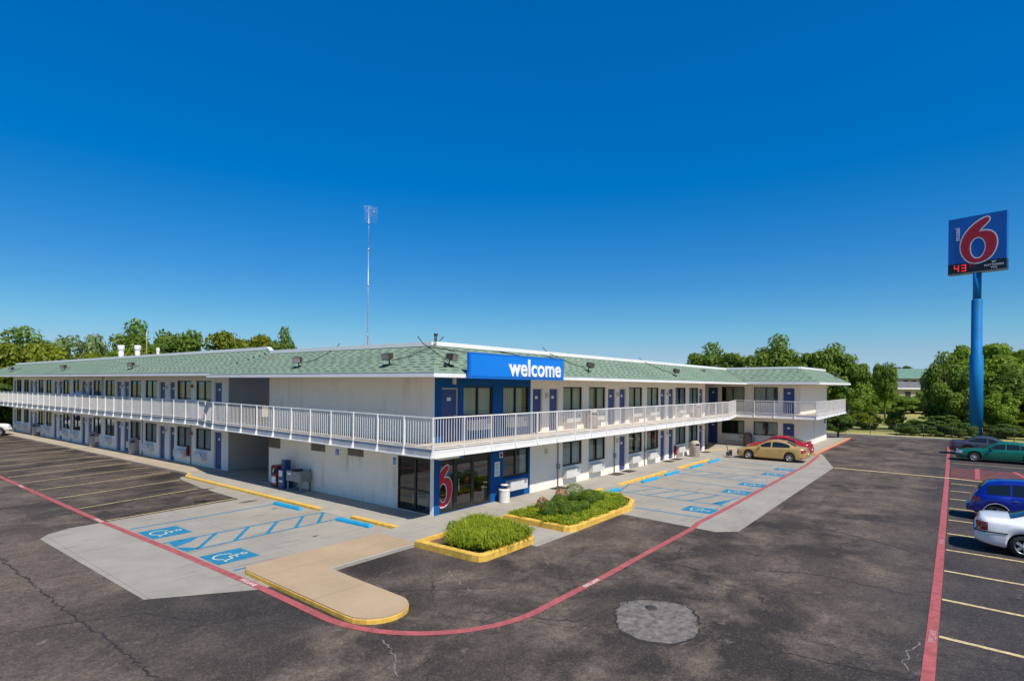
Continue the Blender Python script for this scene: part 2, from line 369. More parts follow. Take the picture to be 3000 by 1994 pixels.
# ------------------------------------------------------------------ camera, sun, sky
f_px,cy_px=1671.01,1128.018; yaw,roll=.664144,.009489
cam=bpy.data.cameras.new('camera'); co=bpy.data.objects.new('camera',cam); COL.objects.link(co)
d=Vector((math.cos(yaw),math.sin(yaw),0)); r0=Vector((math.sin(yaw),-math.cos(yaw),0)); u0=Vector((0,0,1))
r=math.cos(roll)*r0+math.sin(roll)*u0; u=-math.sin(roll)*r0+math.cos(roll)*u0
mat=Matrix((( r.x,u.x,-d.x,-15.0651),(r.y,u.y,-d.y,-15.4735),(r.z,u.z,-d.z,4.9365),(0,0,0,1))); co.matrix_world=mat
cam.sensor_width=36; cam.sensor_fit='HORIZONTAL'; cam.lens=f_px/3000*36; cam.shift_y=(cy_px-997)/3000; cam.clip_end=4000; cam.clip_start=.1
sc.camera=co
S=Vector((-.25,-.744,1)).normalized()
sun=bpy.data.lights.new('sun','SUN'); sun.energy=3.25; sun.angle=R(.53); sun.color=(1,.93,.82)
so=bpy.data.objects.new('sun',sun); COL.objects.link(so); so.rotation_euler=S.to_track_quat('Z','Y').to_euler(); so.location=(0,0,40)
w=bpy.data.worlds.new('World'); sc.world=w; w.use_nodes=True; nt=w.node_tree; bg=nt.nodes['Background']
sky=N(nt,'ShaderNodeTexSky',sky_type='NISHITA'); sky.sun_disc=False; sky.sun_elevation=math.asin(S.z); sky.sun_rotation=math.atan2(S.x,S.y)
sky.altitude=200; sky.air_density=1.0; sky.dust_density=.35; sky.ozone_density=3.0
sep=N(nt,'ShaderNodeSeparateColor',mode='HSV'); cmb=N(nt,'ShaderNodeCombineColor',mode='HSV'); L(nt,sky.outputs[0],sep.inputs[0])
L(nt,math_(nt,'MAXIMUM',math_(nt,'ADD',sep.outputs[0],.006),.573),cmb.inputs[0]); L(nt,math_(nt,'ADD',sep.outputs[1],.34,True),cmb.inputs[1])
tcw=N(nt,'ShaderNodeTexCoord'); mpw=N(nt,'ShaderNodeMapping'); mpw.inputs['Scale'].default_value=(1,1,3.5); L(nt,tcw.outputs['Generated'],mpw.inputs['Vector'])
wisp=math_(nt,'MULTIPLY_ADD',noise(nt,mpw.outputs[0],1.7,5,.6,.8),.08); wisp.node.inputs[2].default_value=.955
L(nt,math_(nt,'MULTIPLY',math_(nt,'POWER',sep.outputs[2],.55),wisp),cmb.inputs[2]); L(nt,cmb.outputs[0],bg.inputs['Color']); bg.inputs['Strength'].default_value=.15
vs=sc.view_settings; vs.view_transform='Standard'; vs.look='None'; vs.exposure=.73; vs.gamma=1

# ------------------------------------------------------------------ ground
Zp=-.1
def struct(o): o['kind']='structure'; return o
struct(MB().face([(-900,-900,-.2),(1800,-900,-.2),(1800,1500,-.2),(-900,1500,-.2)]).build('ground','grass_ground'))
lot=struct(MB().face([(-70,-60,Zp),(56.1,-60,Zp),(56.1,64,Zp),(-70,64,Zp)]).build('parking_lot','asphalt'))
Z1=Zp+.004; Z2=Zp+.008; Z3=Zp+.012
def flat(name,polys,mat,z,parent=None):
    b=MB()
    for p in polys: b.face([(q[0],q[1],z) for q in p])
    return b.build(name,mat,parent)
# concrete parking pads
struct(flat('concrete_pavement',[[(-2.0,17.0),(-2.3,16.5),(-2.75,13),(-2.9,9.0),(-6.1,8.75),(-8.1,8.55),(-9.0,8.45),(-9.65,8.05),(-10.0,7.54),(-9.9,-.67),(-7.85,-2.1),(-6.0,-2.1),(-1.9,-.3),(-1.9,17)]],'concrete_pad',Z1))
struct(flat('concrete_pavement',[[(6.0,-1.9),(5.6,-4.9),(5.37,-4.93),(5.08,-7.94),(4.97,-8.87),(5.57,-9.46),(26.03,-9.27),(33.5,-7.4),(34.2,-6.7),(33.2,-1.9)]],'concrete_pad',Z1))
struct(flat('concrete_pavement',[[(-.1,-2.0),(-.5,-5.12),(2.0,-5.12),(1.62,-2.0)]],'concrete_walk',Z1))
# stained spots on the pad and patch with manhole
def blob(cx,cy,rx,ry,n=28,j=.12):
    ph=[random.uniform(-1,1) for _ in range(n)]
    return [(cx+rx*math.cos(2*math.pi*k/n)*(1+j*ph[k]),cy+ry*math.sin(2*math.pi*k/n)*(1+j*ph[k])) for k in range(n)]
def crack(pts,w,mat,name='crack'):
    out=[]
    for a,b in zip(pts[:-1],pts[1:]):
        n=max(2,int(math.dist(a,b)/.09))
        for k in range(n):
            t=k/n; out.append((a[0]+(b[0]-a[0])*t+random.gauss(0,.035),a[1]+(b[1]-a[1])*t+random.gauss(0,.035)))
    out.append(pts[-1]); ws=[w*random.uniform(.2,1.2) for _ in out]
    return MB().ribbon(out,ws,Z1+.001).build(name,mat,lot)
simple('crack_dark',(.025,.022,.021),.9,.3,5); simple('crack_pale',(.21,.185,.16),.9,.5,9)
base=smooth_closed([(-3.1,-9.2),(-3.9,-9.6),(-4.7,-10.2),(-4.5,-11.15),(-3.7,-11.45),(-2.9,-11.2),(-2.2,-10.7),(-2.1,-10.2),(-2.4,-9.6)],3)
cx_,cy_=-3.4,-10.35; jag=[1+.05*math.sin(k*.31)+.03*math.sin(k*.83+1)+random.gauss(0,.006) for k in range(len(base))]
pt=flat('repair_patch',[[(cx_+(x-cx_)*j*.93,cy_+(y-cy_)*j*.93) for (x,y),j in zip(base,jag)]],'patch_concrete',Z1,lot)
crack([(cx_+(x-cx_)*.97,cy_+(y-cy_)*.97) for x,y in base[::4]]+[base[0]],.07,'crack_dark')
mh=MB().lathe([(.0,.0),(.14,.0),(.14,.002),(.0,.0021)],(-2.85,-10.0,Z1+.002),24).build('manhole_cover','manhole',lot)
for p,wd,mm in [([(-11.25,9),(-11.24,3.76),(-11.22,.09),(-11.15,-2.37),(-11.13,-4.88),(-11.2,-9)],.05,'crack_dark'),([(-15,.3),(-12.39,-.54),(-11.49,-.84),(-11.14,-1.08)],.04,'crack_dark'),
  ([(-11.1,-1.1),(-10.2,-1.6),(-9.6,-2.9)],.03,'crack_dark'),
  ([(-3.94,-4.67),(-4.3,-5.18),(-4.46,-5.63),(-4.66,-6.11)],.035,'crack_pale'),([(-4.66,-6.11),(-5.1,-6.09)],.025,'crack_pale'),([(-.79,-5.51),(-1.23,-5.93),(-1.41,-6.21),(-2.01,-6.48)],.03,'crack_pale'),
  ([(-7.73,-6.52),(-8.07,-7.25),(-8.54,-7.92)],.03,'crack_pale'),([(-1.08,-14.95),(-1.37,-14.84),(-1.73,-14.76),(-2.2,-14.72),(-2.62,-14.8)],.028,'crack_pale'),
  ([(8.08,-11.54),(7.42,-12.8),(7.06,-13.6),(6.4,-14.49)],.07,'crack_dark'),([(-3.2,-11.6),(-3.28,-12.85),(-3.1,-14.24),(-3.0,-14.87)],.045,'crack_dark'),
  ([(-5.57,-7.06),(-5.27,-7.57),(-5.02,-8.25),(-4.6,-9.0),(-3.7,-9.3)],.04,'crack_dark'),([(.39,-8.6),(.54,-9.27),(.56,-10.18)],.06,'crack_dark'),([(12.73,-9.6),(12.77,-10.14),(12.89,-12.0)],.05,'crack_dark'),
  ([(20.5,-9.6),(20.0,-11.5),(20.3,-14.7)],.06,'crack_dark'),([(1.5,-11),(2.2,-12.5),(2.0,-14.6)],.05,'crack_dark'),([(-13.5,-6),(-12.6,-8.2),(-12.8,-11)],.05,'crack_dark'),([(-6.3,-4.2),(-5.2,-5.4),(-3.9,-6.7)],.03,'crack_dark')]: crack(p,wd,mm)
# painted lines (children of the lot)
def arc(cx,cy,r,a0,a1,n=26): return [(cx+r*math.cos(R(a0+(a1-a0)*k/n)),cy+r*math.sin(R(a0+(a1-a0)*k/n))) for k in range(n+1)]
redp=[(-8.0,62),(-8.05,20),(-8.0,9),(-7.85,3),(-7.8,-2),(-7.85,-4.3)]+arc(-4.6,-4.85,3.26,176,270)[1:]+[(-1.5,-8.13),(.97,-8.09),(4.8,-8.06),(5.8,-7.92),(9.7,-7.92),(19.3,-7.77),(26,-7.7),(32.8,-7.28)]
MB().ribbon(redp,.2,Z2+.0025).build('fire_lane_line','paint_red',lot)
MB().ribbon([(-12,-15.1),(5,-15.08),(25,-15.0),(48.3,-14.85)],.2,Z2+.0025).build('fire_lane_line','paint_red',lot)
def roadtext(t,x,y,ang,size,mat='paint_white',name='lane_lettering'):
    me=text_mesh(t,size,mat,name,0,.006,'CENTER'); o=meshobj(name,me,lot,(x,y,Z3),R(ang)); return o
for x,y,a in [(-8.1,19.7,-90),(-8.05,9.0,-90),(-7.86,-1.4,-90),(-2.3,-8.18,0),(8.6,-15.13,0),(-.6,-15.15,0)]: roadtext('FIRE LANE',x,y,a,.16,'paint_white' if y>-15 else 'mark_faded')
for i,y in enumerate([9.25,12.85,16.1,19.2,22.2,24.9,27.5,30.1,32.9,35.7,38.5,41.3,44.1,46.9,49.7,52.5,55.3,58.1]):
    t=[.5,1.0,1.2,1.35][i] if i<4 else 1.5
    x1=-2.95 if i<2 else (-2.45 if i<3 else -1.7)
    MB().ribbon([(-7.85,y-t),(x1,y)],.085,Z2).build('stall_line','paint_yellow',lot)
for i,y in enumerate([-.52-2.7,-.52,2.1,4.84,7.48,10.05,12.7,15.45,18.08,20.7,23.5]):
    MB().ribbon([(y,-15.2),(y-.42,-21.5)],.125,Z2).build('stall_line','paint_yellow',lot)
for x in (34.2,39.3,44.5): MB().ribbon([(x,-15.2),(x-.3,-21.5)],.10,Z2).build('stall_line','paint_yellow',lot)
MB().ribbon([(26.0,-9.3),(25.75,-15),(25.1,-17.5)],.26,Z3).build('divider_line','paint_yellow',lot)
b=MB()
for k in range(9): b.ribbon([(25.9+k*.62,-15.15),(26.1+k*.62,-24)],.16,Z2-.001)
b.build('hatching','paint_red',lot)
b=MB(); b.ribbon([(31.7,-16.45),(26.2,-16.35)],.22,Z2+.002); b.ribbon([(31.5,-18.2),(26,-18.9)],.24,Z2+.002); b.build('hatching','paint_red',lot)
for a,bb in [((53,-9.2),(53.6,-11)),((49,-7.6),(49.3,-8.6))]: MB().ribbon([a,bb],.12,Z2).build('stall_line','paint_white',lot)
# accessible bays
def P(x,y): return (x,y)
bl=[[(-7.75,6.72),(-2.5,6.9)],[(-7.75,4.03),(-2.0,4.08)],[(-7.65,2.6),(-1.95,2.72)],[(-2.0,4.08),(-1.95,2.72)],[(-7.6,-.22),(-7.2,-.22)]]
for q in bl: MB().ribbon(q,.10,Z2).build('bay_line','paint_blue',lot)
b=MB()
for x0 in (-2.05,-2.93,-3.98,-5.04,-6.15): b.face([(x0-.08,4.0,Z2-.001),(x0-1.2,2.66,Z2-.001),(x0-1.04,2.66,Z2-.001),(x0+.08,4.0,Z2-.001)])
b.face([(-7.6,4.0,Z2-.001),(-7.68,3.3,Z2-.001),(-7.1,3.6,Z2-.001),(-6.7,4.0,Z2-.001)]); b.face([(-7.68,3.3,Z2-.001),(-7.68,2.66,Z2-.001),(-7.2,2.66,Z2-.001)])
b.build('aisle_hatching','paint_blue',lot)
def access(cx,cy,w,h,ang,sgn=1):
    sq=flat('bay_symbol',[[(-w/2,-h/2),(w/2,-h/2),(w/2,h/2),(-w/2,h/2)]],'paint_blue',Z2,lot); sq.location=(cx,cy,0); sq.rotation_euler.z=R(ang)
    k=min(w,h)*.95; g=MB()
    g.ribbon([(x*k,y*k) for x,y in [(-.03,.40),(.05,.43),(.1,.38),(.08,.31),(0,.29),(-.05,.33),(-.03,.40)]],.04*k,Z3)
    g.ribbon([(x*k,y*k) for x,y in [(.0,.25),(.03,-.02),(.22,-.03),(.31,-.28),(.4,-.26)]],.055*k,Z3)
    g.ribbon([(x*k,y*k) for x,y in [(.02,.12),(.2,.12)]],.045*k,Z3)
    g.ribbon([(-.04*k+.25*k*math.cos(R(a)),-.12*k+.25*k*math.sin(R(a))) for a in range(110,350,16)],.045*k,Z3)
    o=g.build('wheelchair_mark','mark_cream',sq)
access(-7.15,5.43,1.3,1.2,-90); access(-7.05,1.15,1.2,1.2,-90)
for cx,cy in [(8.15,-7.15),(13.2,-7.1),(15.9,-7.1),(20.3,-7.1),(23.0,-7.15)]: access(cx,cy,1.05,1.25,180)
for q in [[(6.8,-4.9),(6.8,-7.75)],[(9.65,-2.7),(9.65,-7.6)],[(11.85,-2.1),(11.85,-7.5)],[(14.5,-3.6),(14.5,-7.5)],[(17.0,-2.2),(17.0,-7.5)],[(18.8,-2.2),(18.8,-7.5)],[(21.6,-3.4),(21.6,-7.5)],[(24.5,-2.8),(24.5,-7.4)],[(9.65,-2.7),(11.85,-2.15)]]:
    MB().ribbon(q,.10,Z2).build('bay_line','paint_blue',lot)
b=MB()
for k in range(5): b.ribbon([(9.7,-3.05-k*1.02),(11.8,-3.85-k*.95)],.10,Z2-.001)
b.face([(9.7,-7.5,Z2-.001),(11.0,-7.55,Z2-.001),(9.7,-7.1,Z2-.001)][::-1])
for k in range(4): b.ribbon([(17.05,-2.8-k*1.1),(18.75,-3.5-k*1.05)],.09,Z2-.001)
b.build('aisle_hatching','paint_blue',lot)
# oil stains near the left pad edge
simple('oil_stain',(.05,.04,.033),.8,.35,4)
b=MB()
for cx,cy,rx,ry in [(-4.6,9.6,.9,.3),(-3.8,9.75,.7,.22),(-2.9,8.2,.35,.12),(-3.3,12.4,.8,.25),(-4.4,12.9,1.2,.3),(-4.0,15.8,1.3,.3),(-2.9,6.1,.1,.05),(-4.2,1.2,.12,.05)]: b.face([(x,y,Z1+.002) for x,y in blob(cx,cy,rx,ry,24,.3)])
b.build('oil_stain','oil_stain',lot)
# raised sidewalks
sw=MB()
sw.prism([(0.3,17.2),(-1.45,17.6),(-1.98,16.6),(-2.0,4.3),(-1.62,3.95),(-1.6,2.75),(-1.98,2.35),(-1.98,-.2),(-2.95,-.45),(-2.9,-2.2),(-2.9,-2.28),(.45,-2.08),(1.55,-2.08),(8.0,-2.05),(33.0,-2.05),(33.0,0.3),(.3,.3)],-.15,0)
struct(sw.build('sidewalk','concrete_walk'))
struct(MB().prism([(-1.45,17.6),(.3,17.2),(-.9,59),(-2.3,62),(-2.5,58),(-1.9,36.9)],-.15,-.002).build('sidewalk','tan_walk'))
struct(MB().prism([(-.5,11.5),(8,11.5),(8,17),(-.5,17)],-.14,.003).build('sidewalk','concrete_walk'))
struct(MB().prism([(28.9,-1.9),(33.0,-1.9),(32.8,-7.1),(50.5,-7.05),(50.5,-5),(36,-5),(36,8),(28.9,8)],-.15,.002).build('sidewalk','concrete_walk'))
struct(MB().face([(-2.02,2.35,Z1),(-1.60,2.75,.001),(-1.62,3.95,.001),(-2.02,4.32,Z1)][::-1]).build('ramp','concrete_walk'))
# kerb paint: real strips a little proud of the walk edge
def kerb(pts,mat='kerb_yellow',w=.16,z0=-.11,z1=.012,parent=None,name='kerb'):
    b=MB(); n=len(pts)
    for a,c in zip(pts[:-1],pts[1:]):
        a=Vector(a);c=Vector(c); d=(c-a).normalized(); nn=Vector((d.y,-d.x)); q=[a+nn*.012,c+nn*.012,c-nn*w,a-nn*w]
        b.hexa([(p.x,p.y,z0) for p in q]+[(p.x,p.y,z1-.02) for p in q])
        q2=[a-nn*.012,c-nn*.012,c-nn*w,a-nn*w]; b.hexa([(p.x,p.y,z1-.02) for p in q]+[(p.x,p.y,z1) for p in q2])
    o=b.build(name,mat,parent)
    if not parent: struct(o)
    return o
kerb([(-2.0,4.35),(-1.98,16.55),(-1.47,17.5)][::-1]); kerb([(-1.98,-.2),(-1.98,2.3)][::-1])
kerb([(.42,-2.08),(1.6,-2.08)]); kerb([(10.9,-2.05),(16.9,-2.05)],'kerb_yellow'); kerb([(18.6,-2.05),(24.2,-2.05)]); kerb([(8.2,-2.05),(9.3,-2.05)])
kerb([(32.9,-1.2),(32.8,-7.1)][::-1],'kerb_yellow'); kerb([(32.8,-7.1),(50.5,-7.05)],'paint_orange'); kerb([(32.7,-7.13),(50.6,-7.08)],'paint_red',.05,-.12,-.03)
kerb([(29.2,-.1),(32.9,-1.3)],'kerb_yellow')
for y0,y1 in [(3.2,-9),(-9,-34),(-34,-60)]: kerb([(56.1,y0),(56.1,y1)],'concrete_walk',.2,-.2,.05)
kerb([(-70,64),(-3,64)][::-1],'concrete_walk',.2,-.2,.05)
# entry island (tan walk with yellow kerb)
bar=[(-7.42,-.5),(-7.55,-.8),(-7.62,-3.6),(-7.66,-5.2)]+arc(-6.93,-5.3,.73,180,360,14)[1:]+[(-6.13,-3.6),(-6.05,-2.26),(-2.95,-2.2),(-2.95,-.47),(-5.9,-.45)]
isl=struct(MB().prism(bar,-.15,.03).build('walkway_island','tan_island'))
kerb([(-7.42,-.5),(-7.55,-.8),(-7.62,-3.6),(-7.66,-5.2)]+arc(-6.93,-5.3,.73,180,360,14)[1:]+[(-6.13,-3.9)],'kerb_yellow',.03,-.13,.012,isl)
kerb([(-6.13,-3.9),(-6.05,-2.27),(-2.97,-2.22)],'concrete_walk',.05,-.13,.015,isl)

# ------------------------------------------------------------------ planters
def planter(label,outer,w=.17):
    t=thing('planter_bed',label,'planter',(0,0,0))
    n=len(outer); c=Vector((sum(p[0] for p in outer)/n,sum(p[1] for p in outer)/n))
    inn=[]
    for i in range(n):
        a=Vector(outer[i-1]);p=Vector(outer[i]);q=Vector(outer[(i+1)%n]); d1=(p-a).normalized();d2=(q-p).normalized()
        n1=Vector((-d1.y,d1.x));n2=Vector((-d2.y,d2.x)); m=(n1+n2).normalized(); inn.append(p+m*w/max(.5,m.dot(n1)))
    b=MB(); z0,z1=-.12,.115
    for i in range(n):
        j=(i+1)%n; o0,o1,i0,i1=outer[i],outer[j],inn[i],inn[j]
        mid0=Vector(o0)*.82+i0*.18; mid1=Vector(o1)*.82+i1*.18
        b.face([(*o0,z0),(*o1,z0),(*o1,z1-.03),(*o0,z1-.03)]); b.face([(*o0,z1-.03),(*o1,z1-.03),(mid1.x,mid1.y,z1),(mid0.x,mid0.y,z1)])
        b.face([(mid0.x,mid0.y,z1),(mid1.x,mid1.y,z1),(i1.x,i1.y,z1),(i0.x,i0.y,z1)]); b.face([(i0.x,i0.y,z1),(i1.x,i1.y,z1),(i1.x,i1.y,-.05),(i0.x,i0.y,-.05)])
    b.build('kerb','kerb_yellow',t)
    MB().face([(p.x,p.y,.01) for p in inn]).build('soil','soil',t)
    return t
pl1=[(-2.98,-2.25),(-2.92,-4.55),(-2.86,-4.78),(-2.66,-4.9),(-.35,-4.86),(-.12,-4.74),(-.04,-4.5),(.40,-2.12)]
pl2=[(1.58,-2.1),(1.52,-4.8),(1.62,-5.0),(1.85,-5.1),(6.2,-5.05),(7.5,-4.55),(8.1,-3.6),(8.1,-2.1)]
planter('small yellow kerbed planter of long grass nearest the tan walkway',pl1); planter('long yellow kerbed planter holding clipped shrubs and grass before the blue wall',pl2)
def inpoly(x,y,poly):
    c=False
    for (x1,y1),(x2,y2) in zip(poly,poly[1:]+poly[:1]):
        if (y1>y)!=(y2>y) and x<(x2-x1)*(y-y1)/(y2-y1)+x1: c=not c
    return c
def grass(name,label,poly,n,h,excl=None,group=None):
    xs=[p[0] for p in poly]; ys=[p[1] for p in poly]; V=[];F=[]; k=0
    while k<n:
        cx,cy=random.uniform(min(xs),max(xs)),random.uniform(min(ys),max(ys))
        if not inpoly(cx,cy,poly) or (excl and excl(cx,cy)): continue
        k+=1; hh=h*random.uniform(.75,1.25)
        for q in range(22):
            a=random.uniform(0,6.283); le=random.uniform(.12,.46)*hh/.35; zt=hh*random.uniform(.5,1.1); wd=.012
            dx,dy=math.cos(a),math.sin(a); nx,ny=-dy*wd,dx*wd; bx,by=cx+random.gauss(0,.03),cy+random.gauss(0,.03); i=len(V)
            for t,zz,ww in ((0,0,1),(.35,.75,1.2),(.75,1.0,.9),(1.05,.78,.15)):
                V.append((bx+dx*le*t+nx*ww,by+dy*le*t+ny*ww,.01+zt*zz)); V.append((bx+dx*le*t-nx*ww,by+dy*le*t-ny*ww,.01+zt*zz))
            for s in range(3): F.append((i+2*s,i+2*s+1,i+2*s+3,i+2*s+2))
    me=bpy.data.meshes.new(name); me.from_pydata(V,[],F); me.materials.append(M['grass_blade']); o=meshobj(name,me); tag(o,label,'grass',None,'stuff'); return o
grass('long_grass','lush arching long grass filling the small yellow planter',[(-2.6,-2.3),(-2.72,-3.3),(-2.2,-4.75),(-.25,-4.75),(-.1,-4.4),(.3,-2.15)],620,.335,lambda x,y:-(x+2.75)+1.35*(y+3.5)>0)
grass('long_grass','green border grass around the clipped shrubs of the long planter',[(1.7,-2.2),(1.68,-4.95),(6.2,-4.9),(7.9,-3.7),(7.95,-2.2)],900,.19)
def leafball(name,label,x,y,r,mat,n=1500,group=None,sq=.85,z=.0,cat='shrub',ls=.035):
    V=[];F=[]
    for _ in range(n):
        d=Vector((random.gauss(0,1),random.gauss(0,1),random.gauss(0,1))).normalized(); rr=r*random.uniform(.82,1.03)*(1+.05*math.sin(9*d.x)*math.cos(7*d.y))
        p=Vector((d.x*rr,d.y*rr,d.z*rr*sq+r*sq*.8))
        if p.z<0: continue
        nrm=(d+Vector((random.gauss(0,.45),random.gauss(0,.45),random.gauss(0,.45)))).normalized(); a=nrm.orthogonal().normalized(); b=nrm.cross(a); t=random.uniform(0,6.28)
        a,b=a*math.cos(t)+b*math.sin(t),b*math.cos(t)-a*math.sin(t); s=ls*random.uniform(.7,1.4); i=len(V)
        V+= [tuple(p+a*s),tuple(p+b*s*.55),tuple(p-a*s),tuple(p-b*s*.55)]; F.append((i,i+1,i+2,i+3))
    me=bpy.data.meshes.new(name); me.from_pydata(V,[],F); me.materials.append(M[mat])
    t=thing(name,label,cat,(x,y,.01+z),0,group); meshobj('foliage',me,t)
    cm=MB().lathe([(r*.25,-z-.03),(r*.3,0),(r*.62,r*.3),(r*.7,r*.7),(r*.5,r*1.1),(.02,r*1.3)],(0,0,0),12); cm.v=[(a,b,c*sq) for a,b,c in cm.v]; cm.v=[(a*.8,b*.8,c*.8) for a,b,c in cm.v]; cm.build('branches','leaf_dark',t); return t
for lab,x,y,r in [('dark round clipped shrub nearest the building corner',2.42,-3.55,.34),('tight small ball shrub foremost in the long planter',2.9,-3.98,.25),('round clipped shrub directly behind the foremost ball shrub',3.75,-3.15,.34),
   ('upright ball shrub second along the planter front',3.45,-4.05,.29),('tallest loose shrub at the back middle of the long planter',5.3,-2.9,.45),('bright mounded shrub right of the tallest one',5.2,-3.65,.37),
   ('smallest low shrub tucked between the front balls and the right mound',4.1,-4.1,.24),('small round shrub farthest right before the blue wheel stop',6.0,-3.6,.26)]:
    leafball('clipped_shrub',lab,x,y,r,'box_leaf',2600,'clipped shrubs in the long planter',1.0,.07,ls=.022)
leafball('red_leaf_shrub','orange red leafy shrub left of the clipped balls',3.2,-2.75,.24,'red_leaf',500,None,1.2,.08,ls=.04)
leafball('red_leaf_shrub','orange red leafy shrub peeking between green mounds at the back',4.85,-2.5,.24,'red_leaf',500,None,1.3,.1,ls=.04)
leafball('small_plant','small yellow green sprig on the bare soil of the small planter',-1.35,-2.3,.2,'leaf_lime',260,None,1.2,cat='plant',ls=.04)

# ------------------------------------------------------------------ wheel stops
def wheel_stop(label,x,y,rz):
    t=thing('wheel_stop',label,'wheel stop',(x,y,Zp+.006),rz,'blue concrete wheel stops')
    b=MB(); Lh=.92
    prof=[(-.09,0),(-.085,.07),(-.05,.12),(.05,.12),(.085,.07),(.09,0)]
    A=b.pts([(-Lh+ (.06 if z>.1 else .02 if z>.05 else 0),y_,z) for y_,z in prof]); B=b.pts([(Lh-(.06 if z>.1 else .02 if z>.05 else 0),y_,z) for y_,z in prof])
    for i in range(5): b.f.append([A[i],A[i+1],B[i+1],B[i]][::-1])
    b.f.append(A); b.f.append(B[::-1]); b.build('stop_body','stop_blue',t)
    for xx in (-.55,.55): MB().lathe([(.0,.118),(.025,.118),(.025,.126),(.0,.127)],(xx,0,0),10).build('anchor_pin','steel_grey',t)
    return t
wheel_stop('blue wheel stop of the left bays farther from the corner',-2.42,5.95,R(92)); wheel_stop('blue wheel stop of the left bays closest to the corner island',-2.4,1.62,R(93))
for x,lab in [(9.0,'blue wheel stop half hidden behind the planter end'),(13.55,'blue wheel stop first beyond the hatched aisle on the right'),(16.55,'blue wheel stop second beyond the hatched aisle on the right'),(20.5,'blue wheel stop third along the right side before the gold car'),(23.7,'blue wheel stop nearest the gold car')]:
    wheel_stop(lab,x,-2.5,R(-1.5))

# ------------------------------------------------------------------ motel
B=thing('motel_building','two storey white motel with green shingle mansard roof and blue corner','motel')
class Wall:          # local x along wall (seen from outside, to the right), local y inward
    def __init__(s,o,ang,flip): s.o=Vector((*o,0)); s.rz=R(ang); s.flip=flip; c,n=math.cos(s.rz),math.sin(s.rz); s.X=Vector((c,n,0)); s.Y=Vector((-n,c,0))
    def p(s,a,y,z):
        v=s.o+s.X*(-a if s.flip else a)+s.Y*y; return (v.x,v.y,z)
    def place(s,me,name,a,y,z,parent,sx=1):
        o=meshobj(name,me,parent,s.p(a,y,z),s.rz); o.scale.x=sx; return o
WR=Wall((0,0),0,False); WL=Wall((0,0),-90,True)
angL=-90+math.degrees(math.atan2(.02942,.99957)); WW=Wall((.261,16.6),angL,True)
WE=Wall((35.7,0),-90,False); WN=Wall((35.7,-5.4),0,False)
def wallsheet(W,a0,a1,z0,z1,holes,name,mat,depth=.14,th=0):
    b=MB(); xs=sorted({a0,a1,*[h[0] for h in holes],*[h[1] for h in holes]}); zs=sorted({z0,z1,*[h[2] for h in holes],*[h[3] for h in holes]})
    for i in range(len(xs)-1):
        for j in range(len(zs)-1):
            cx,cz=(xs[i]+xs[i+1])/2,(zs[j]+zs[j+1])/2
            if any(h[0]<cx<h[1] and h[2]<cz<h[3] for h in holes): continue
            q=[W.p(xs[i],0,zs[j]),W.p(xs[i+1],0,zs[j]),W.p(xs[i+1],0,zs[j+1]),W.p(xs[i],0,zs[j+1])]; b.face(q[::-1] if W.flip else q)
    for h0,h1,k0,k1 in holes:
        for (a,c),(e,g) in (((h0,k0),(h1,k0)),((h1,k0),(h1,k1)),((h1,k1),(h0,k1)),((h0,k1),(h0,k0))):
            b.face([W.p(a,0,c),W.p(e,0,g),W.p(e,depth,g),W.p(a,depth,c)])
    return b.build(name,mat,B)
# -- component meshes (local: x width centred, y inward, z up from 0)
def win_meshes(w,h):
    fr=MB(); t=.065; y0,y1=.015,.085
    fr.box(-w/2,y0,0,-w/2+t,y1,h); fr.box(w/2-t,y0,0,w/2,y1,h); fr.box(-w/2+t,y0,0,w/2-t,y1,t); fr.box(-w/2+t,y0,h-t,w/2-t,y1,h); fr.box(-.04,y0-.004,t,.04,y1,h-t)
    fr.box(-w/2-.02,-.025,-.03,w/2+.02,.01,.0)
    pn=MB()
    for a,b_ in ((-w/2+t,-.04),(.04,w/2-t)): pn.face([(a,.05,t),(b_,.05,t),(b_,.05,h-t),(a,.05,h-t)])
    return fr.mesh('window','dark_bronze'),pn.mesh('pane','window_glass')
def curtain_mesh(w,h,spans,mat,y=.12):
    b=MB()
    for a,c in spans:
        n=max(6,int((c-a)*34)); A=[];Bt=[]
        for k in range(n+1):
            x=a+(c-a)*k/n; yy=y+.03*math.sin(x*38+a*5)+.012*math.sin(x*91); A.append((x,yy,.02)); Bt.append((x,yy,h-.02))
        A=b.pts(A);Bt=b.pts(Bt)
        for k in range(n): b.f.append([A[k],A[k+1],Bt[k+1],Bt[k]]); b.sm.add(len(b.f)-1)
    return b.mesh('curtain',mat)
WM={}
def window(W,a0,a1,z0,z1,style):
    w=round(a1-a0,2); h=round(z1-z0,2); key=(w,h)
    if key not in WM: WM[key]=win_meshes(w,h)
    fm,pm=WM[key]; o=W.place(fm,'window',(a0+a1)/2,.03,z0,B); p=meshobj('pane',pm,o)
    st=(w,h,style)
    if st not in WM:
        s={'full':[(-w/2,w/2)],'gapR':[(-w/2,w*.30)],'gapL':[(-w*.32,w/2)],'half':[(-w/2,-w*.05),(w*.3,w/2)],'side':[(w*.22,w/2)],'mid':[(-w/2,-w*.12),(w*.1,w/2)],'green':[(-w/2,-w*.2),(-w*.1,w*.2),(w*.3,w/2)]}[style]
        WM[st]=curtain_mesh(w,h,s,'drape_green' if style=='green' else 'curtain')
    meshobj('curtain',WM[st],o); return o
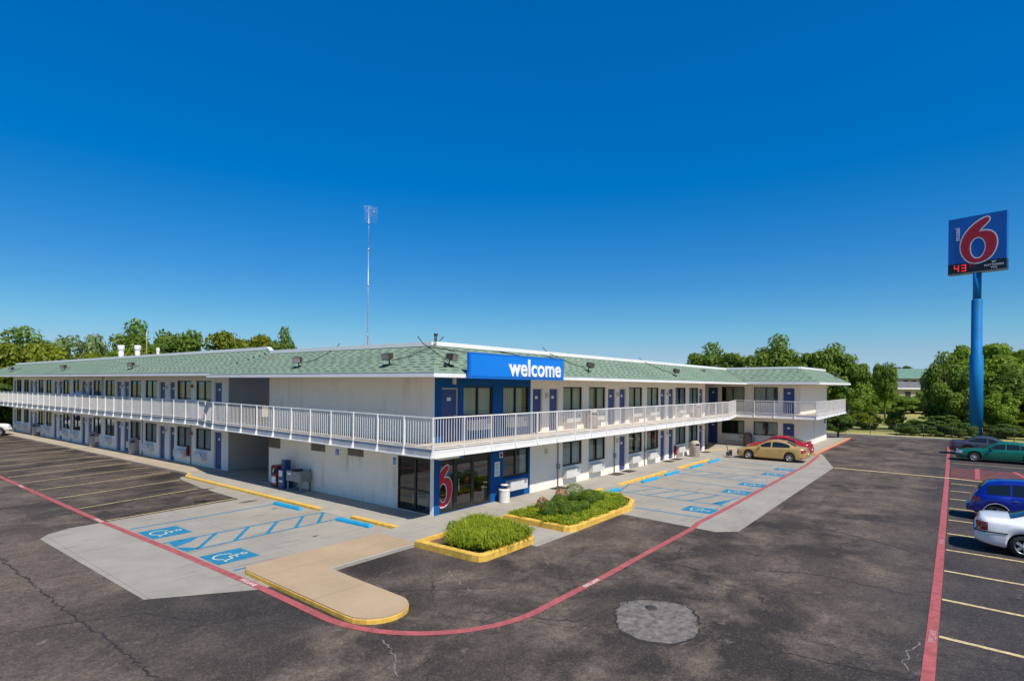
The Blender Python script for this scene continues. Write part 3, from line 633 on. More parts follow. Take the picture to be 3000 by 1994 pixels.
def door_meshes(w,h,mat='door_blue'):
    d_=MB(); d_.box(-w/2+.05,.06,.01,w/2-.05,.10,h-.05)
    f_=MB(); f_.box(-w/2,.02,0,-w/2+.05,.12,h); f_.box(w/2-.05,.02,0,w/2,.12,h); f_.box(-w/2+.05,.02,h-.05,w/2-.05,.12,h)
    n_=MB().box(-.1,.05,h-.5,.1,.06,h-.37); k_=MB(); k_.lathe([(0,0),(.03,.004),(.03,.02),(.012,.03),(.012,.06),(0,.06)],(w/2-.13,0,0),10,'y'); k_.v=[(x,.06-y,z+1.0) for x,y,z in k_.v]
    k_.tube((w/2-.13,.0,1.0),(w/2-.24,.0,1.0),.011,.011,6)
    return d_.mesh('door',mat),f_.mesh('door_frame','beige_plastic'),n_.mesh('number_plate','plate_white'),k_.mesh('handle','chrome')
DM={}
def door(W,a0,a1,z0,z1,mat='door_blue',plate=True):
    w=round(a1-a0,2); h=round(z1-z0,2); key=(w,h,mat)
    if key not in DM: DM[key]=door_meshes(w,h,mat)
    m_=DM[key]; o=W.place(m_[0],'door',(a0+a1)/2,.03,z0,B); meshobj('door_frame',m_[1],o)
    if plate: meshobj('number_plate',m_[2],o)
    meshobj('handle',m_[3],o); return o
acm=MB(); acm.box(-.62,-.27,0,.62,0,.42)
for k in range(9): acm.box(-.58,-.278,.05+k*.036,.58,-.27,.07+k*.036)
acm=acm.mesh('air_conditioner','ac_white')
acp=MB().box(.36,-.284,.24,.56,-.278,.38).mesh('control_panel','steel_grey')
def ac(W,a,z,sx=1): o=W.place(acm,'air_conditioner',a,0,z,B,sx); meshobj('control_panel',acp,o); return o
wl=MB(); wl.box(-.07,-.1,0,.07,0,.24); wl=wl.mesh('wall_lamp','beige_plastic')
def lamp(W,a,z): return W.place(wl,'wall_lamp',a,0,z,B)
# ---- right wing facade
dzU=2.75
R_up=[('d',.38,1.3,'p'),('w',1.57,3.40,'full'),('w',4.1,5.94,'gapR'),('d',6.27,7.06),('d',7.63,8.42),('w',8.84,10.66,'full'),('w',11.35,13.15,'mid'),('d',13.46,14.35),('d',14.84,15.65),('w',16.03,17.86,'gapL'),('w',18.53,20.33,'full'),('d',20.64,21.45),('d',21.95,22.83),('w',23.15,25.05,'mid'),('w',25.72,27.55,'full'),('d',27.75,28.58)]
R_lo=[('w',4.12,5.99,'side'),('w',8.84,10.68,'full'),('w',11.38,13.18,'mid'),('d',14.88,15.67),('w',16.06,17.9,'mid'),('w',18.57,20.36,'half'),('d',20.67,21.43),('d',22.05,22.86),('w',23.2,25.1,'full'),('w',25.68,27.54,'mid'),('d',27.8,28.6)]
def facade(W,feat,lo):
    hs=[]
    for q in feat:
        if q[0]=='w':
            z0,z1=(lo[0],lo[1]); hs.append((q[1],q[2],z0,z1)); window(W,q[1],q[2],z0,z1,q[3])
        elif q[0]=='d':
            hs.append((q[1],q[2],lo[2],lo[3])); door(W,q[1],q[2],lo[2],lo[3],'red_door' if len(q)>3 and q[3]=='r' else 'door_blue')
    return hs
hU=facade(WR,R_up,(3.67,4.88,dzU,4.81)); hL=facade(WR,R_lo,(.91,2.12,.003,2.05))
entry=(.30,3.3,.02,2.45)
split=6.1
def part_wall(W,a0,a1,z0,z1,holes,mat,name='wall'): return wallsheet(W,a0,a1,z0,z1,[h for h in holes if h[0]>=a0-.01 and h[1]<=a1+.01],name,mat)
hR=hU+hL+[entry]
part_wall(WR,0.003,split,0,5.2,hR,'blue_wall_paint'); part_wall(WR,split,29.0,0,5.2,hR,'white_stucco')
for a in (9.45,12.0,16.7,19.2,23.9,26.3): ac(WR,a,.36)
for a in (2.4,4.9,9.45,12.0,16.7,19.2,23.9,26.3): ac(WR,a,3.12)
ac(WR,4.95,.36)
for a in (7.35,14.55,21.7,): lamp(WR,a,4.35); lamp(WR,a,1.7)
lamp(WR,1.0,4.95)
for a in (8.37,14.2,18.2):
    b=MB().tube((0,-.04,0),(0,-.04,2.4),.03).box(-.08,-.12,.85,.08,0,1.1); W_=b.mesh('conduit','steel_grey'); WR.place(W_,'conduit',a,0,0.01,B)
# ---- entry glazing (right face)
fr=MB(); y0,y1=.03,.10; zt=2.45
for a0,a1 in ((.30,.36),(1.10,1.26),(2.16,2.28),(3.2,3.3)): fr.box(a0,y0,.02,a1,y1,zt)
for a0,a1 in ((.36,1.10),(1.26,2.16),(2.28,3.2)): fr.box(a0,y0,zt-.08,a1,y1,zt); fr.box(a0,y0,.02,a1,y1,.12)
fr.box(1.26,y0,2.02,2.16,y1,2.1); fr.box(2.28,y0,2.02,3.2,y1,2.1)
ef=fr.build('entry_frame','dark_bronze',B)
for a0,a1 in ((.36,1.10),(2.28,3.2)): MB().face([(a0,.06,.12),(a1,.06,.12),(a1,.06,zt-.08),(a0,.06,zt-.08)]).build('pane','entry_glass',ef)
dg=MB().face([(1.30,.055,.14),(2.12,.055,.14),(2.12,.055,2.0),(1.30,.055,2.0)]); eg=dg.build('door','entry_glass',B)
MB().box(1.26,.035,.12,1.31,.08,2.02).box(2.11,.035,.12,2.16,.08,2.02).box(1.31,.035,.12,2.11,.08,.22).box(1.31,.035,1.94,2.11,.08,2.02).box(1.31,.04,.88,2.11,.07,.94).build('door_frame','dark_bronze',eg)
MB().tube((1.36,.0,.75),(1.36,.0,1.25),.016).tube((1.36,.0,.78),(1.36,.04,.78),.01).tube((1.36,.0,1.22),(1.36,.04,1.22),.01).build('handle','chrome',eg)
# ---- left near block facade
lg=(.19,2.05,.02,2.12)
wallsheet(WL,0.0,11.8,0,5.2,[lg],'wall','stained_stucco')
fr=MB()
for a0,a1 in ((.19,.25),(1.0,1.1),(1.99,2.05)): fr.box(-a0,.02,.02,-a1,.10,2.12)
for a0,a1 in ((.25,1.0),(1.1,1.99)): fr.box(-a0,.02,2.04,-a1,.10,2.12); fr.box(-a0,.02,.02,-a1,.10,.1); fr.box(-a0,.02,.82,-a1,.10,.88)
lf=meshobj('entry_frame',fr.mesh('entry_frame','dark_bronze'),B,(0,0,0),R(-90))
for a0,a1 in ((.25,1.0),(1.1,1.99)):
    meshobj('pane',MB().face([(-a1,.06,.1),(-a0,.06,.1),(-a0,.06,2.04),(-a1,.06,2.04)]).mesh('pane','window_glass'),lf)
for a0,a1,z0,z1 in ((10.73,11.78,1.72,2.36),(6.97,8.06,1.85,2.38),(4.22,5.28,1.86,2.38)):
    o=meshobj('vent_panel',MB().box(-a1,-.02,z0,-a0,.0,z1).mesh('vent_panel','brown_plate'),B,(0,0,0),R(-90))
# ---- lobby interior
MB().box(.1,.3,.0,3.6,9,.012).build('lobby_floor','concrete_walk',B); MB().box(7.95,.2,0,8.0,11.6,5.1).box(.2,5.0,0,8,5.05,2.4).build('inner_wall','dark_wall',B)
ch=thing('armchair','pale armchair in the lobby behind the left corner glass','chair',(.9,1.35,.014))
MB().bbox(-.35,-.35,.12,.35,.35,.42,.04).build('seat','leather',ch); MB().bbox(.2,-.35,.42,.38,.35,.85,.04).build('backrest','leather',ch); MB().bbox(-.35,.35,.0,.35,.45,.6,.03).bbox(-.35,-.45,0,.35,-.35,.6,.03).build('armrest','leather',ch)
pp=leafball('potted_plant','dark leafy potted plant in the lobby behind the left corner glass',.75,1.75,.3,'leaf_dark',260,None,1.2,.5,'plant',.07); MB().lathe([(.13,-.5),(.19,-.05),(.2,0),(.0,0)],(0,0,0),16).build('pot','trash_white',pp)
ct=thing('reception_counter','dark reception counter inside the lobby behind the entry doors','counter',(2.2,2.6,.014)); MB().box(-1.2,-.3,0,1.2,.3,1.05).build('counter_body','dark_wall',ct); MB().box(-1.28,-.36,1.05,1.28,.36,1.1).build('counter_top','beige_plastic',ct)
# ---- left wing facade
L_feat=[('d',.76,1.62),('w',1.96,3.82,'full'),('w',4.45,6.30,'gapL'),('d',6.63,7.34),('d',7.99,8.82),('w',9.19,10.97,'full'),('w',11.68,13.44,'green'),('d',13.68,14.54),('d',15.04,15.90),('w',16.23,18.01,'green'),('w',18.75,20.42,'green'),('d',20.67,21.47),('d',22.08,22.88),('w',23.19,24.91,'green'),('w',25.58,27.33,'green'),('d',27.53,28.32),('d',28.85,29.65),('w',30.1,31.77,'green'),('w',32.44,34.0,'green'),('d',34.3,35.11),('d',35.56,36.46),('w',36.75,38.39,'green'),('w',39.16,40.77,'green'),('d',41.05,41.7)]
L_up=[q if q[1]!=22.08 else ('d',22.08,22.88,'r') for q in L_feat]
L_low=[q if q[0]=='d' else (*q[:3],{1.96:'full',4.45:'full',9.19:'full',11.68:'mid',16.23:'half',18.75:'mid',23.19:'side',25.58:'mid'}.get(q[1],'green')) for q in L_feat]
hs=facade(WW,L_up,(3.82,5.03,2.86,4.96))+facade(WW,L_low,(.98,2.21,.003,2.13))
wallsheet(WW,0,42,0,5.3,hs,'wall','white_stucco')
for q in L_feat:
    if q[0]=='w': ac(WW,(q[1]+q[2])/2+.15,.38); ac(WW,(q[1]+q[2])/2+.15,3.22)
for a in (7.66,14.78,21.77,28.58,35.3): lamp(WW,a,4.5); lamp(WW,a,1.75)
for a in (4.35,11.3,18.4,25.2,32.1): WW.place(MB().tube((0,-.04,0),(0,-.04,2.45),.025).mesh('conduit','steel_grey'),'conduit',a,0,.01 if a!=18.4 else 2.86,B)
simple('bell_red',(.35,.05,.05),.5)
for z in (4.6,1.75): WW.place(MB().lathe([(0,0),(.11,0),(.11,.03),(.06,.07),(0,.08)],(0,-.08,.1),14,'y').mesh('alarm_bell','bell_red'),'alarm_bell',4.25,0,z,B)
# ---- ell facades
hs=[]
for q in [('d',-2.1,-1.2),('w',-.88,1.05,'gapR'),('w',1.8,3.71,'full'),('d',4.07,4.99)]:
    if q[0]=='w': hs.append((q[1],q[2],3.72,4.98)); window(WE,q[1],q[2],3.72,4.98,'gapL' if q[3]=='gapR' else 'gapR'); hs.append((q[1],q[2],.93,2.1)); window(WE,q[1],q[2],.93,2.1,'side' if q[3]=='gapR' else 'mid')
    else:
        for z0,z1 in ((2.75,4.94),(.005,2.07)): hs.append((q[1],q[2],z0,z1)); door(WE,q[1],q[2],z0,z1)
wallsheet(WE,-7.0,5.4,0,5.2,hs,'wall','white_stucco'); wallsheet(WN,0,11.8,0,5.2,[],'wall','white_stucco')
ac(WE,.25,.38,1.25); ac(WE,2.7,.38,1.1)
WE.place(MB().box(-.14,-.12,0,.14,0,.42).mesh('wall_lamp','white_trim'),'wall_lamp',5.05,0,2.0,B)
WN.place(MB().tube((0,-.03,0),(0,-.03,2.4),.018).mesh('conduit','beige_plastic'),'conduit',5.6,0,.01,B)
WN.place(MB().box(-.15,-.1,0,.15,0,.5).mesh('meter_box','steel_grey'),'meter_box',10.6,0,1.6,B)
# ---- hidden sides, breezeway walls and roof deck
E_=[WW.p(0,0,0),WW.p(42,0,0)]
b=MB()
def vw(b,p,q,z0,z1): b.face([(p[0],p[1],z0),(q[0],q[1],z0),(q[0],q[1],z1),(p[0],p[1],z1)])
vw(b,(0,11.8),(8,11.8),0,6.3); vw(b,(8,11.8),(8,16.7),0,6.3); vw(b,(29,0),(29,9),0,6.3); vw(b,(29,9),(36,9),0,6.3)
b.build('wall','dark_wall',B)
b=MB(); vw(b,WW.p(0,0,0),WW.p(0,9,0),0,6.3); vw(b,WW.p(42,0,0),WW.p(42,9,0),0,5.3); vw(b,WW.p(0,9,0),WW.p(42,9,0),0,6.3); b.build('wall','grey_stucco',B)
b=MB(); vw(b,(47.5,-5.4),(47.5,9),0,5.3); vw(b,(47.5,9),(36,9),0,6.3); vw(b,(8,9),(29,9),0,6.3); vw(b,(8,9),(8,11.8),0,6.3); b.build('wall','white_stucco',B)
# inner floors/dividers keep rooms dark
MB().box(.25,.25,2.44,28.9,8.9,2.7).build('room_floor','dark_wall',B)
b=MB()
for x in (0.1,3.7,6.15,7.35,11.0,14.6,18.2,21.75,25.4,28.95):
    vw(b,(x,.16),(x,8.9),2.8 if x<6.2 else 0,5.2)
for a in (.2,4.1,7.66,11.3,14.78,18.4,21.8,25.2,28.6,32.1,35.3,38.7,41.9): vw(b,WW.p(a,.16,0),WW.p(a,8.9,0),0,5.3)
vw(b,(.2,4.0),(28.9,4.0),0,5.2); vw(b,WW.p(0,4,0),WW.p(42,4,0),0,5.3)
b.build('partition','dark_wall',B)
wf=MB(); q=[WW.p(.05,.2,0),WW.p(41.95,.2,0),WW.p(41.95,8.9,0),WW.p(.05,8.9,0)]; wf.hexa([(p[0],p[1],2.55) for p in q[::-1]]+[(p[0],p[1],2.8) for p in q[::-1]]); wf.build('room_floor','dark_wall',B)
# ---- roof
def rw(W,a,y,z): return W.p(a,y,z)
ze=5.33; zr=6.49; ri=.9; oh=1.65
def slope(b,e0,e1,r1,r0):
    e0,e1,r1,r0=map(Vector,(e0,e1,r1,r0)); d_=(e1-e0).normalized(); up=(r0-e0)-(r0-e0).dot(d_)*d_; hgt=up.length; up/=hgt
    uv=[((p-e0).dot(d_),(p-e0).dot(up)) for p in (e0,e1,r1,r0)]; b.face([e0,e1,r1,r0],uv)
valT=(.9,13.2,6.52); valB=(-1.65,14.9,5.33)
LWe=lambda a,z=5.45: rw(WW,a,-1.5,z)
LWr=lambda a,z: rw(WW,a,1.0,z)
b=MB()
slope(b,(-oh,-oh,ze),(34.05,-oh,ze),(36.6,ri,zr),(ri,ri,zr))
slope(b,valB,(-oh,-oh,ze),(ri,ri,zr),valT)
slope(b,LWe(48.5),LWe(-2.0),LWr(-2.3,6.76),LWr(45.2,6.58))
b.face([LWe(-2.0),valB,valT,LWr(-2.3,6.76)],[(0,0),(.6,0),(.6,2.8),(0,2.8)])
slope(b,(34.05,-oh,ze+.03),(34.05,-7.05,ze+.05),(36.6,-5.1,6.55),(36.6,ri,zr+.02))
slope(b,(34.05,-7.05,ze+.05),(50.1,-7.05,ze+.1),(48,-5.1,6.62),(36.6,-5.1,6.55))
slope(b,LWe(48.5),LWr(45.2,6.58),rw(WW,45.2,8,6.58),rw(WW,48.5,10,5.45))
slope(b,(50.1,-7.05,ze+.1),(50.1,9,ze+.1),(48,9,6.62),(48,-5.1,6.62))
rf=b.build('roof','green_shingle',B)
# fascia boards and soffit
def board(b,p,q,z0p,z1p,z0q,z1q,out,th):
    p=Vector(p);q=Vector(q);o=Vector((*out,0))
    b.hexa([(p.x,p.y,z0p),(q.x,q.y,z0q),(q.x-o.x*th,q.y-o.y*th,z0q),(p.x-o.x*th,p.y-o.y*th,z0p),(p.x,p.y,z1p),(q.x,q.y,z1q),(q.x-o.x*th,q.y-o.y*th,z1q),(p.x-o.x*th,p.y-o.y*th,z1p)])
b=MB(); e=oh+.02
board(b,(-e,-e),(34.05,-e),5.19,5.345,5.19,5.345,(0,-1),.04); board(b,(-e,14.9),(-e,-oh-.02+.04),5.19,5.345,5.19,5.345,(-1,0),.04)
p0,p1=LWe(48.5),LWe(-2.0); nY=tuple((-WW.Y)[:2]); board(b,p0[:2],p1[:2],5.29,5.47,5.29,5.47,nY,.04)
board(b,p1[:2],(-e-.0,14.93),5.17,5.47,5.17,5.35,(-.3,-1),.05)
board(b,(34.03,-oh),(34.03,-7.07),5.21,5.38,5.22,5.40,(-1,0),.04); board(b,(34.07,-7.07),(50.1,-7.07),5.22,5.40,5.27,5.45,(0,-1),.04)
b.build('fascia','white_trim',B)
b=MB(); board(b,(-e-.004,-e-.004),(34.0,-e-.004),5.325,5.352,5.325,5.352,(0,-1),.07); board(b,(-e-.004,14.9),(-e-.004,-e+.07),5.325,5.352,5.325,5.352,(-1,0),.07)
q0,q1=rw(WW,48.5,-1.506,0),rw(WW,-2,-1.506,0); board(b,q0[:2],q1[:2],5.44,5.476,5.44,5.476,nY,.07); b.build('drip_edge','grey_trim',B)
b=MB()
b.hexa([(-oh,-oh,5.2),(34.1,-oh,5.2),(34.1,.1,5.2),(-oh,.1,5.2),(-oh,-oh,5.25),(34.1,-oh,5.25),(34.1,.1,5.25),(-oh,.1,5.25)])
b.hexa([(-oh,.1,5.2),(.1,.1,5.2),(.1,14.9,5.2),(-oh,14.9,5.2),(-oh,.1,5.25),(.1,.1,5.25),(.1,14.9,5.25),(-oh,14.9,5.25)])
q=[rw(WW,-2,-1.48,0),rw(WW,48.4,-1.48,0),rw(WW,48.4,.1,0),rw(WW,-2,.1,0)]; b.hexa([(p[0],p[1],5.30) for p in q[::-1]]+[(p[0],p[1],5.34) for p in q[::-1]])
b.box(34.1,-7.0,5.22,35.8,.1,5.27); b.box(35.8,-7.0,5.22,50,-5.3,5.27); b.box(.1,11.8,5.2,8,14.95,5.25); b.box(28.9,.1,5.2,35.8,9,5.25); b.box(47.4,-5.3,5.22,50,9,5.27)
b.face([(.1,.1,5.24),(29,.1,5.24),(29,9,5.24),(.1,9,5.24)])
q=[rw(WW,0,0,0),rw(WW,42,0,0),rw(WW,42,9,0),rw(WW,0,9,0)]; b.face([(p[0],p[1],5.32) for p in q])
b.build('soffit','white_stucco',B)
b=MB()
def cap(p,q,h=.17,t=.22):
    p=Vector(p);q=Vector(q);d_=(q-p);d2=Vector((d_.x,d_.y)).normalized();n_=Vector((-d2.y,d2.x,0)); o=n_*t/2; z=Vector((0,0,h))
    b.hexa([p-o,q-o,q+o,p+o,p-o+z,q-o+z,q+o+z,p+o+z])
cap((ri-.05,ri,zr-.02),(36.6,ri,zr-.02)); cap((ri,ri+.11,zr-.02),(.9,13.2,zr)); cap((.9,13.2,zr-.02),LWr(-2.3,6.74)); cap(LWr(-2.3,6.74),LWr(45.2,6.56)); cap((36.6,ri-.11,zr),(36.6,-5.1,6.53)); cap((36.7,-5.1,6.53),(48,-5.1,6.6)); cap((48,-5.0,6.6),(48,9,6.6))
b.build('ridge_cap','white_trim',B)
b=MB().face([(.9,.9,6.42),(36.6,.9,6.42),(36.6,10,6.42),(.9,10,6.42)]).face([(1.0,10,6.36),(9,10,6.36),(9,14.2,6.36),(1.3,12.9,6.36)]).face([(36.6,-5.1,6.45),(48,-5.1,6.5),(48,10,6.5),(36.6,10,6.45)])
b.face([LWr(-2.3,6.68),LWr(45.2,6.5),rw(WW,45.2,9,6.5),rw(WW,-2.3,9,6.68)]); b.build('roof_deck','roof_membrane',B)
# ---- balcony
rw3=lambda a,o:tuple(rw(WW,a,-o,0)[:2])
OUT=[(48.2,-6.85,.1),(34.15,-6.85,.06),(34.15,-.75,.06),(30.1,-1.45,.0),(-1.45,-1.45,.0),(-1.45,14.6,.12),(*rw3(1.14,1.08),.125),(*rw3(52,1.08),.08)]
INN=[(48.2,-5.36,.1),(35.74,-5.36,.06),(35.74,-.3,.06),(30.1,.04,0),(.04,.04,0),(.04,14.6,.12),(*rw3(1.14,-.04),.125),(*rw3(52,-.04),.08)]
b=MB(); t_=MB()
for i in range(7):
    o0,o1,n0,n1=OUT[i],OUT[i+1],INN[i],INN[i+1]
    q=[o0,o1,n1,n0] 
    b.hexa([(p[0],p[1],2.50+p[2]) for p in q[::-1]]+[(p[0],p[1],2.70+p[2]) for p in q[::-1]])
    t_.hexa([(p[0],p[1],2.70+p[2]) for p in q[::-1]]+[(p[0],p[1],2.725+p[2]) for p in q[::-1]])
b.hexa([(.04,11.7,2.5),(8,11.7,2.5),(8,16.7,2.5),(.04,16.7,2.5),(.04,11.7,2.70),(8,11.7,2.70),(8,16.7,2.73),(.04,16.7,2.73)])
b.hexa([(29,.04,2.5),(35.8,.04,2.5),(35.8,9,2.5),(29,.04+8.9,2.5),(29,.04,2.7),(35.8,.04,2.7),(35.8,9,2.7),(29,8.9,2.7)])
dk=b.build('balcony_deck','white_stucco',B); t_.build('floor_topping','deck_concrete',dk)
fz=MB(); web=MB(); rails=[]
def runpts(i):
    p,q=Vector(OUT[i]),Vector(OUT[i+1]); d_=Vector((q.x-p.x,q.y-p.y,0)); Ln=d_.length; d_/=Ln; o=Vector((-d_.y,d_.x,0))
    mid=(p+q)/2; inn=(Vector(INN[i])+Vector(INN[i+1]))/2
    if (Vector((inn.x,inn.y,0))-Vector((mid.x,mid.y,0))).dot(o)>0: o=-o
    return p,q,d_,Ln,o
def hx(b,p,q,o,d0,d1,z0,z1):   # beam along p->q between outward offsets d0..d1, heights relative
    P0,Q0=Vector((p.x,p.y,0)),Vector((q.x,q.y,0))
    c=[P0+o*d0,Q0+o*d0,Q0+o*d1,P0+o*d1]; zz=[p.z,q.z,q.z,p.z]
    b.hexa([(v.x,v.y,2.7+k+z0) for v,k in zip(c,zz)]+[(v.x,v.y,2.7+k+z1) for v,k in zip(c,zz)])
posts=MB().box(-.021,-.025,-.27,.021,.025,1.1); posts.hexa([(-.028,-.10,-.27),(.028,-.10,-.27),(.028,-.03,-.27),(-.028,-.03,-.27),(-.02,-.035,-.05),(.02,-.035,-.05),(.02,-.03,-.05),(-.02,-.03,-.05)])
postm=posts.mesh('post','white_metal')
for i in range(7):
    p,q,d_,Ln,o=runpts(i)
    hx(web if i>=4 else fz,p,q,o,.0,.02,-.25,.012); hx(fz,p,q,o,.0,.075,-.285,-.25); hx(fz,p,q,o,.0,.045,-.012+.03,.04)
    rl=MB(); hx(rl,p,q,o,-.03,.03,1.07,1.115); hx(rl,p,q,o,-.02,.02,.10,.135)
    n=int(Ln/.135)
    for k in range(n+1):
        t=(k+.5)/(n+1); c=p.lerp(q,t); s=.009
        rl.box(c.x-s,c.y-s,2.7+c.z+.135,c.x+s,c.y+s,2.7+c.z+1.07)
    ro=rl.build('railing','white_metal',B)
    np_=max(1,round(Ln/1.5)); rz=math.atan2(o.y,o.x)+R(90)
    for k in range(np_+(1 if i==6 else 0)+(0)):
        if i==2 and k==0: pass
        c=p.lerp(q,k/np_); meshobj('post',postm,ro,(c.x+o.x*.03,c.y+o.y*.03,2.7+c.z),rz)
fz.build('deck_fascia','white_metal',B); simple('fascia_shaded',(.36,.375,.40),.6,.15,2); web.build('deck_fascia','fascia_shaded',B)  # web of the left runs: shade painted in as a darker grey
# corner steel and breezeway inner rail
b=MB(); 
for k in range(36): b.box(2.6,12.0+k*.13,2.8,2.615,12.015+k*.13,3.75)
b.box(2.58,11.9,3.75,2.63,16.6,3.79); b.build('railing','galvanised',B)
b=MB().box(-.05,-.15,2.2,.35,.05,2.43).build('deck_bracket','white_metal',B)
MB().box(1.5,13.4,5.05,2.2,14.0,5.19).build('ceiling_lamp','yellow_pipe',B)
# blue corner column cap (white left face edge) 
MB().box(-.012,.012,0,.0,.185,5.19).build('corner_trim','white_trim',B)

# ------------------------------------------------------------------ signs
sg=thing('welcome_sign','long blue sign with white lettering reading welcome on the roof edge','sign',(-.12,-1.74,5.165))
MB().box(0,-.10,0,6.13,0,.94).build('sign_box','sign_blue_edge',sg)
MB().box(.09,-.112,.09,6.04,-.10,.85).build('sign_face','sign_blue',sg)
me=text_mesh('welcome',.74,'letter_white','lettering',.012,.016,'LEFT',1.04,.97); xs=[v.co.x for v in me.vertices]; ys=[v.co.y for v in me.vertices]; ww=max(xs)-min(xs); hh=max(ys)-min(ys)
for v in me.vertices: v.co.x=(v.co.x-min(xs))*3.62/ww; v.co.y=(v.co.y-min(ys))*.69/hh
o=upright(me,sg,(2.24,-.126,.115),0,'lettering')
MB().tube((.2,-.05,.9),(-.6,1.1,1.1),.02).tube((6.1,-.05,.9),(6.4,1.1,1.1),.02).tube((3,-.05,.95),(3,1.1,1.15),.02).build('brace','flood_bronze',sg)
# logo glyph six (unit: height 1), outline traced in glyph space
SIXO=[(.60,1.0),(.66,.985),(.675,.94),(.62,.87),(.50,.78),(.42,.685),(.50,.70),(.60,.70),(.72,.665),(.81,.57),(.845,.45),(.83,.31),(.77,.18),(.66,.07),(.50,.01),(.36,.0),(.22,.03),(.09,.14),(.02,.28),(.0,.40),(.02,.53),(.09,.67),(.20,.79),(.34,.895),(.47,.96)]
SIXI=[(.42,.585),(.51,.545),(.575,.46),(.595,.35),(.575,.24),(.52,.14),(.43,.09),(.33,.105),(.26,.18),(.225,.28),(.22,.38),(.245,.48),(.31,.555)]
SO=smooth_closed(SIXO,2); SI=smooth_closed(SIXI,2)
def grow(p,k):
    out=[];n=len(p)
    area=sum(p[i][0]*p[(i+1)%n][1]-p[(i+1)%n][0]*p[i][1] for i in range(n)); sg_=1 if area>0 else -1
    for i in range(n):
        a=Vector(p[i-1]);c=Vector(p[(i+1)%n]); d_=(c-a).normalized(); out.append((p[i][0]+d_.y*k*sg_,p[i][1]-d_.x*k*sg_))
    return out
def six(parent,loc,rz,h,wf,clip=None,name='logo',y=.0):
    sc_=lambda P:[(x*h*wf,y_*h) for x,y_ in P]
    o1,i1=sc_(grow(SO,.028)),sc_(grow(SI,-.024)); o2,i2=sc_(SO),sc_(SI)
    polys=[[o1,i1],[o2,i2]]
    for k,(po,mt) in enumerate(zip(polys,('letter_white','logo_red'))):
        if clip is not None:
            # right part only: union outline minus counter, clipped on the left
            po=[clipx(q,clip) for q in po]
        me=shape_mesh([q for q in po if len(q)>2],mt,'logo_outline' if k==0 else 'logo_fill',.006)
        c=Vector(loc); off=Vector((math.sin(rz)*(.012*k),-math.cos(rz)*(.012*k),0)); upright(me,parent,c+off,rz,'logo_outline' if k==0 else 'logo_fill')
# glass decal on the entry pane: clipped six
six(ef,(.074,.045,.26),0,1.57,.713,.262)
MB().box(.02,-.32,2.12,1.05,-.002,2.42).build('header_beam','white_stucco',B); MB().box(1.05,-.325,2.10,1.27,-.002,2.42).build('header_beam_end','sign_blue_edge',B)  # brighter blue of the beam end stands in for sunlight on it
# pylon
py=thing('pylon_sign','tall blue pole sign with red numeral six beyond the parked cars','sign',(65.25,-17.0,-.2))
MB().lathe([(.62,0),(.60,8.9),(.505,9.0),(.49,14.9),(.40,15.0)],(0,0,0),28).build('pole','pole_blue',py); MB().lathe([(.375,15.0),(.375,18.0)],(0,0,0),24).build('pole_top','pole_blue',py)
hd=bpy.data.objects.new('sign_cabinet',None); 
rzS=math.atan2(-4.9,-1.25); wS=5.06
cb=MB().box(-wS/2,-.35,17.9,wS/2,.35,24.1); cab=cb.build('sign_cabinet','cabinet_blue',py); cab.rotation_euler.z=rzS
MB().box(-wS/2+.06,-.37,19.1,wS/2-.06,-.35,24.02).build('sign_face','cabinet_blue',cab)
MB().box(-wS/2-.01,-.40,17.88,wS/2+.01,.40,19.05).build('display_panel','display_black',cab)
six(cab,(-1.42,-.40,18.92),0,4.82,.78)
me=text_mesh('motel',.62,'letter_white','lettering',.01,.006,'LEFT'); o=upright(me,cab,(-1.5,-.385,21.6),0,'lettering'); o.rotation_euler=(R(90),R(-90),0)
MB().box(-wS/2-.015,-.405,17.86,wS/2+.015,-.395,17.98).build('panel_trim','steel_grey',cab)
# seven segment digits
SEG={'4':'fgbc','3':'abgcd','9':'abcdfg','7':'abc','1':'bc'}
def digit(b,ch,x,z,w,h,t):
    s={'a':(0,1,1,1),'b':(1,.5,1,1),'c':(1,0,1,.5),'d':(0,0,1,0),'e':(0,0,0,.5),'f':(0,.5,0,1),'g':(0,.5,1,.5)}
    for k in SEG[ch]:
        x0,z0,x1,z1=s[k]; b.box(x+x0*w-t/2,-.425,z+z0*h-t/2,x+x1*w+t/2,-.41,z+z1*h+t/2)
b=MB(); digit(b,'4',-1.92,18.2,.34,.66,.09); digit(b,'3',-1.28,18.2,.34,.66,.09); b.build('price_digits','led_red',cab)
b=MB(); digit(b,'9',-.6,18.58,.14,.30,.05); digit(b,'9',-.32,18.58,.14,.30,.05); b.build('price_digits','led_dim',cab)
for t,z,s in [('32"',18.72,.30),('FLAT SCREEN',18.42,.27),("TV'S",18.1,.29)]:
    me=text_mesh(t,s,'letter_white','lettering',.005,.006,'CENTER'); upright(me,cab,(1.5,-.41,z),0,'lettering')
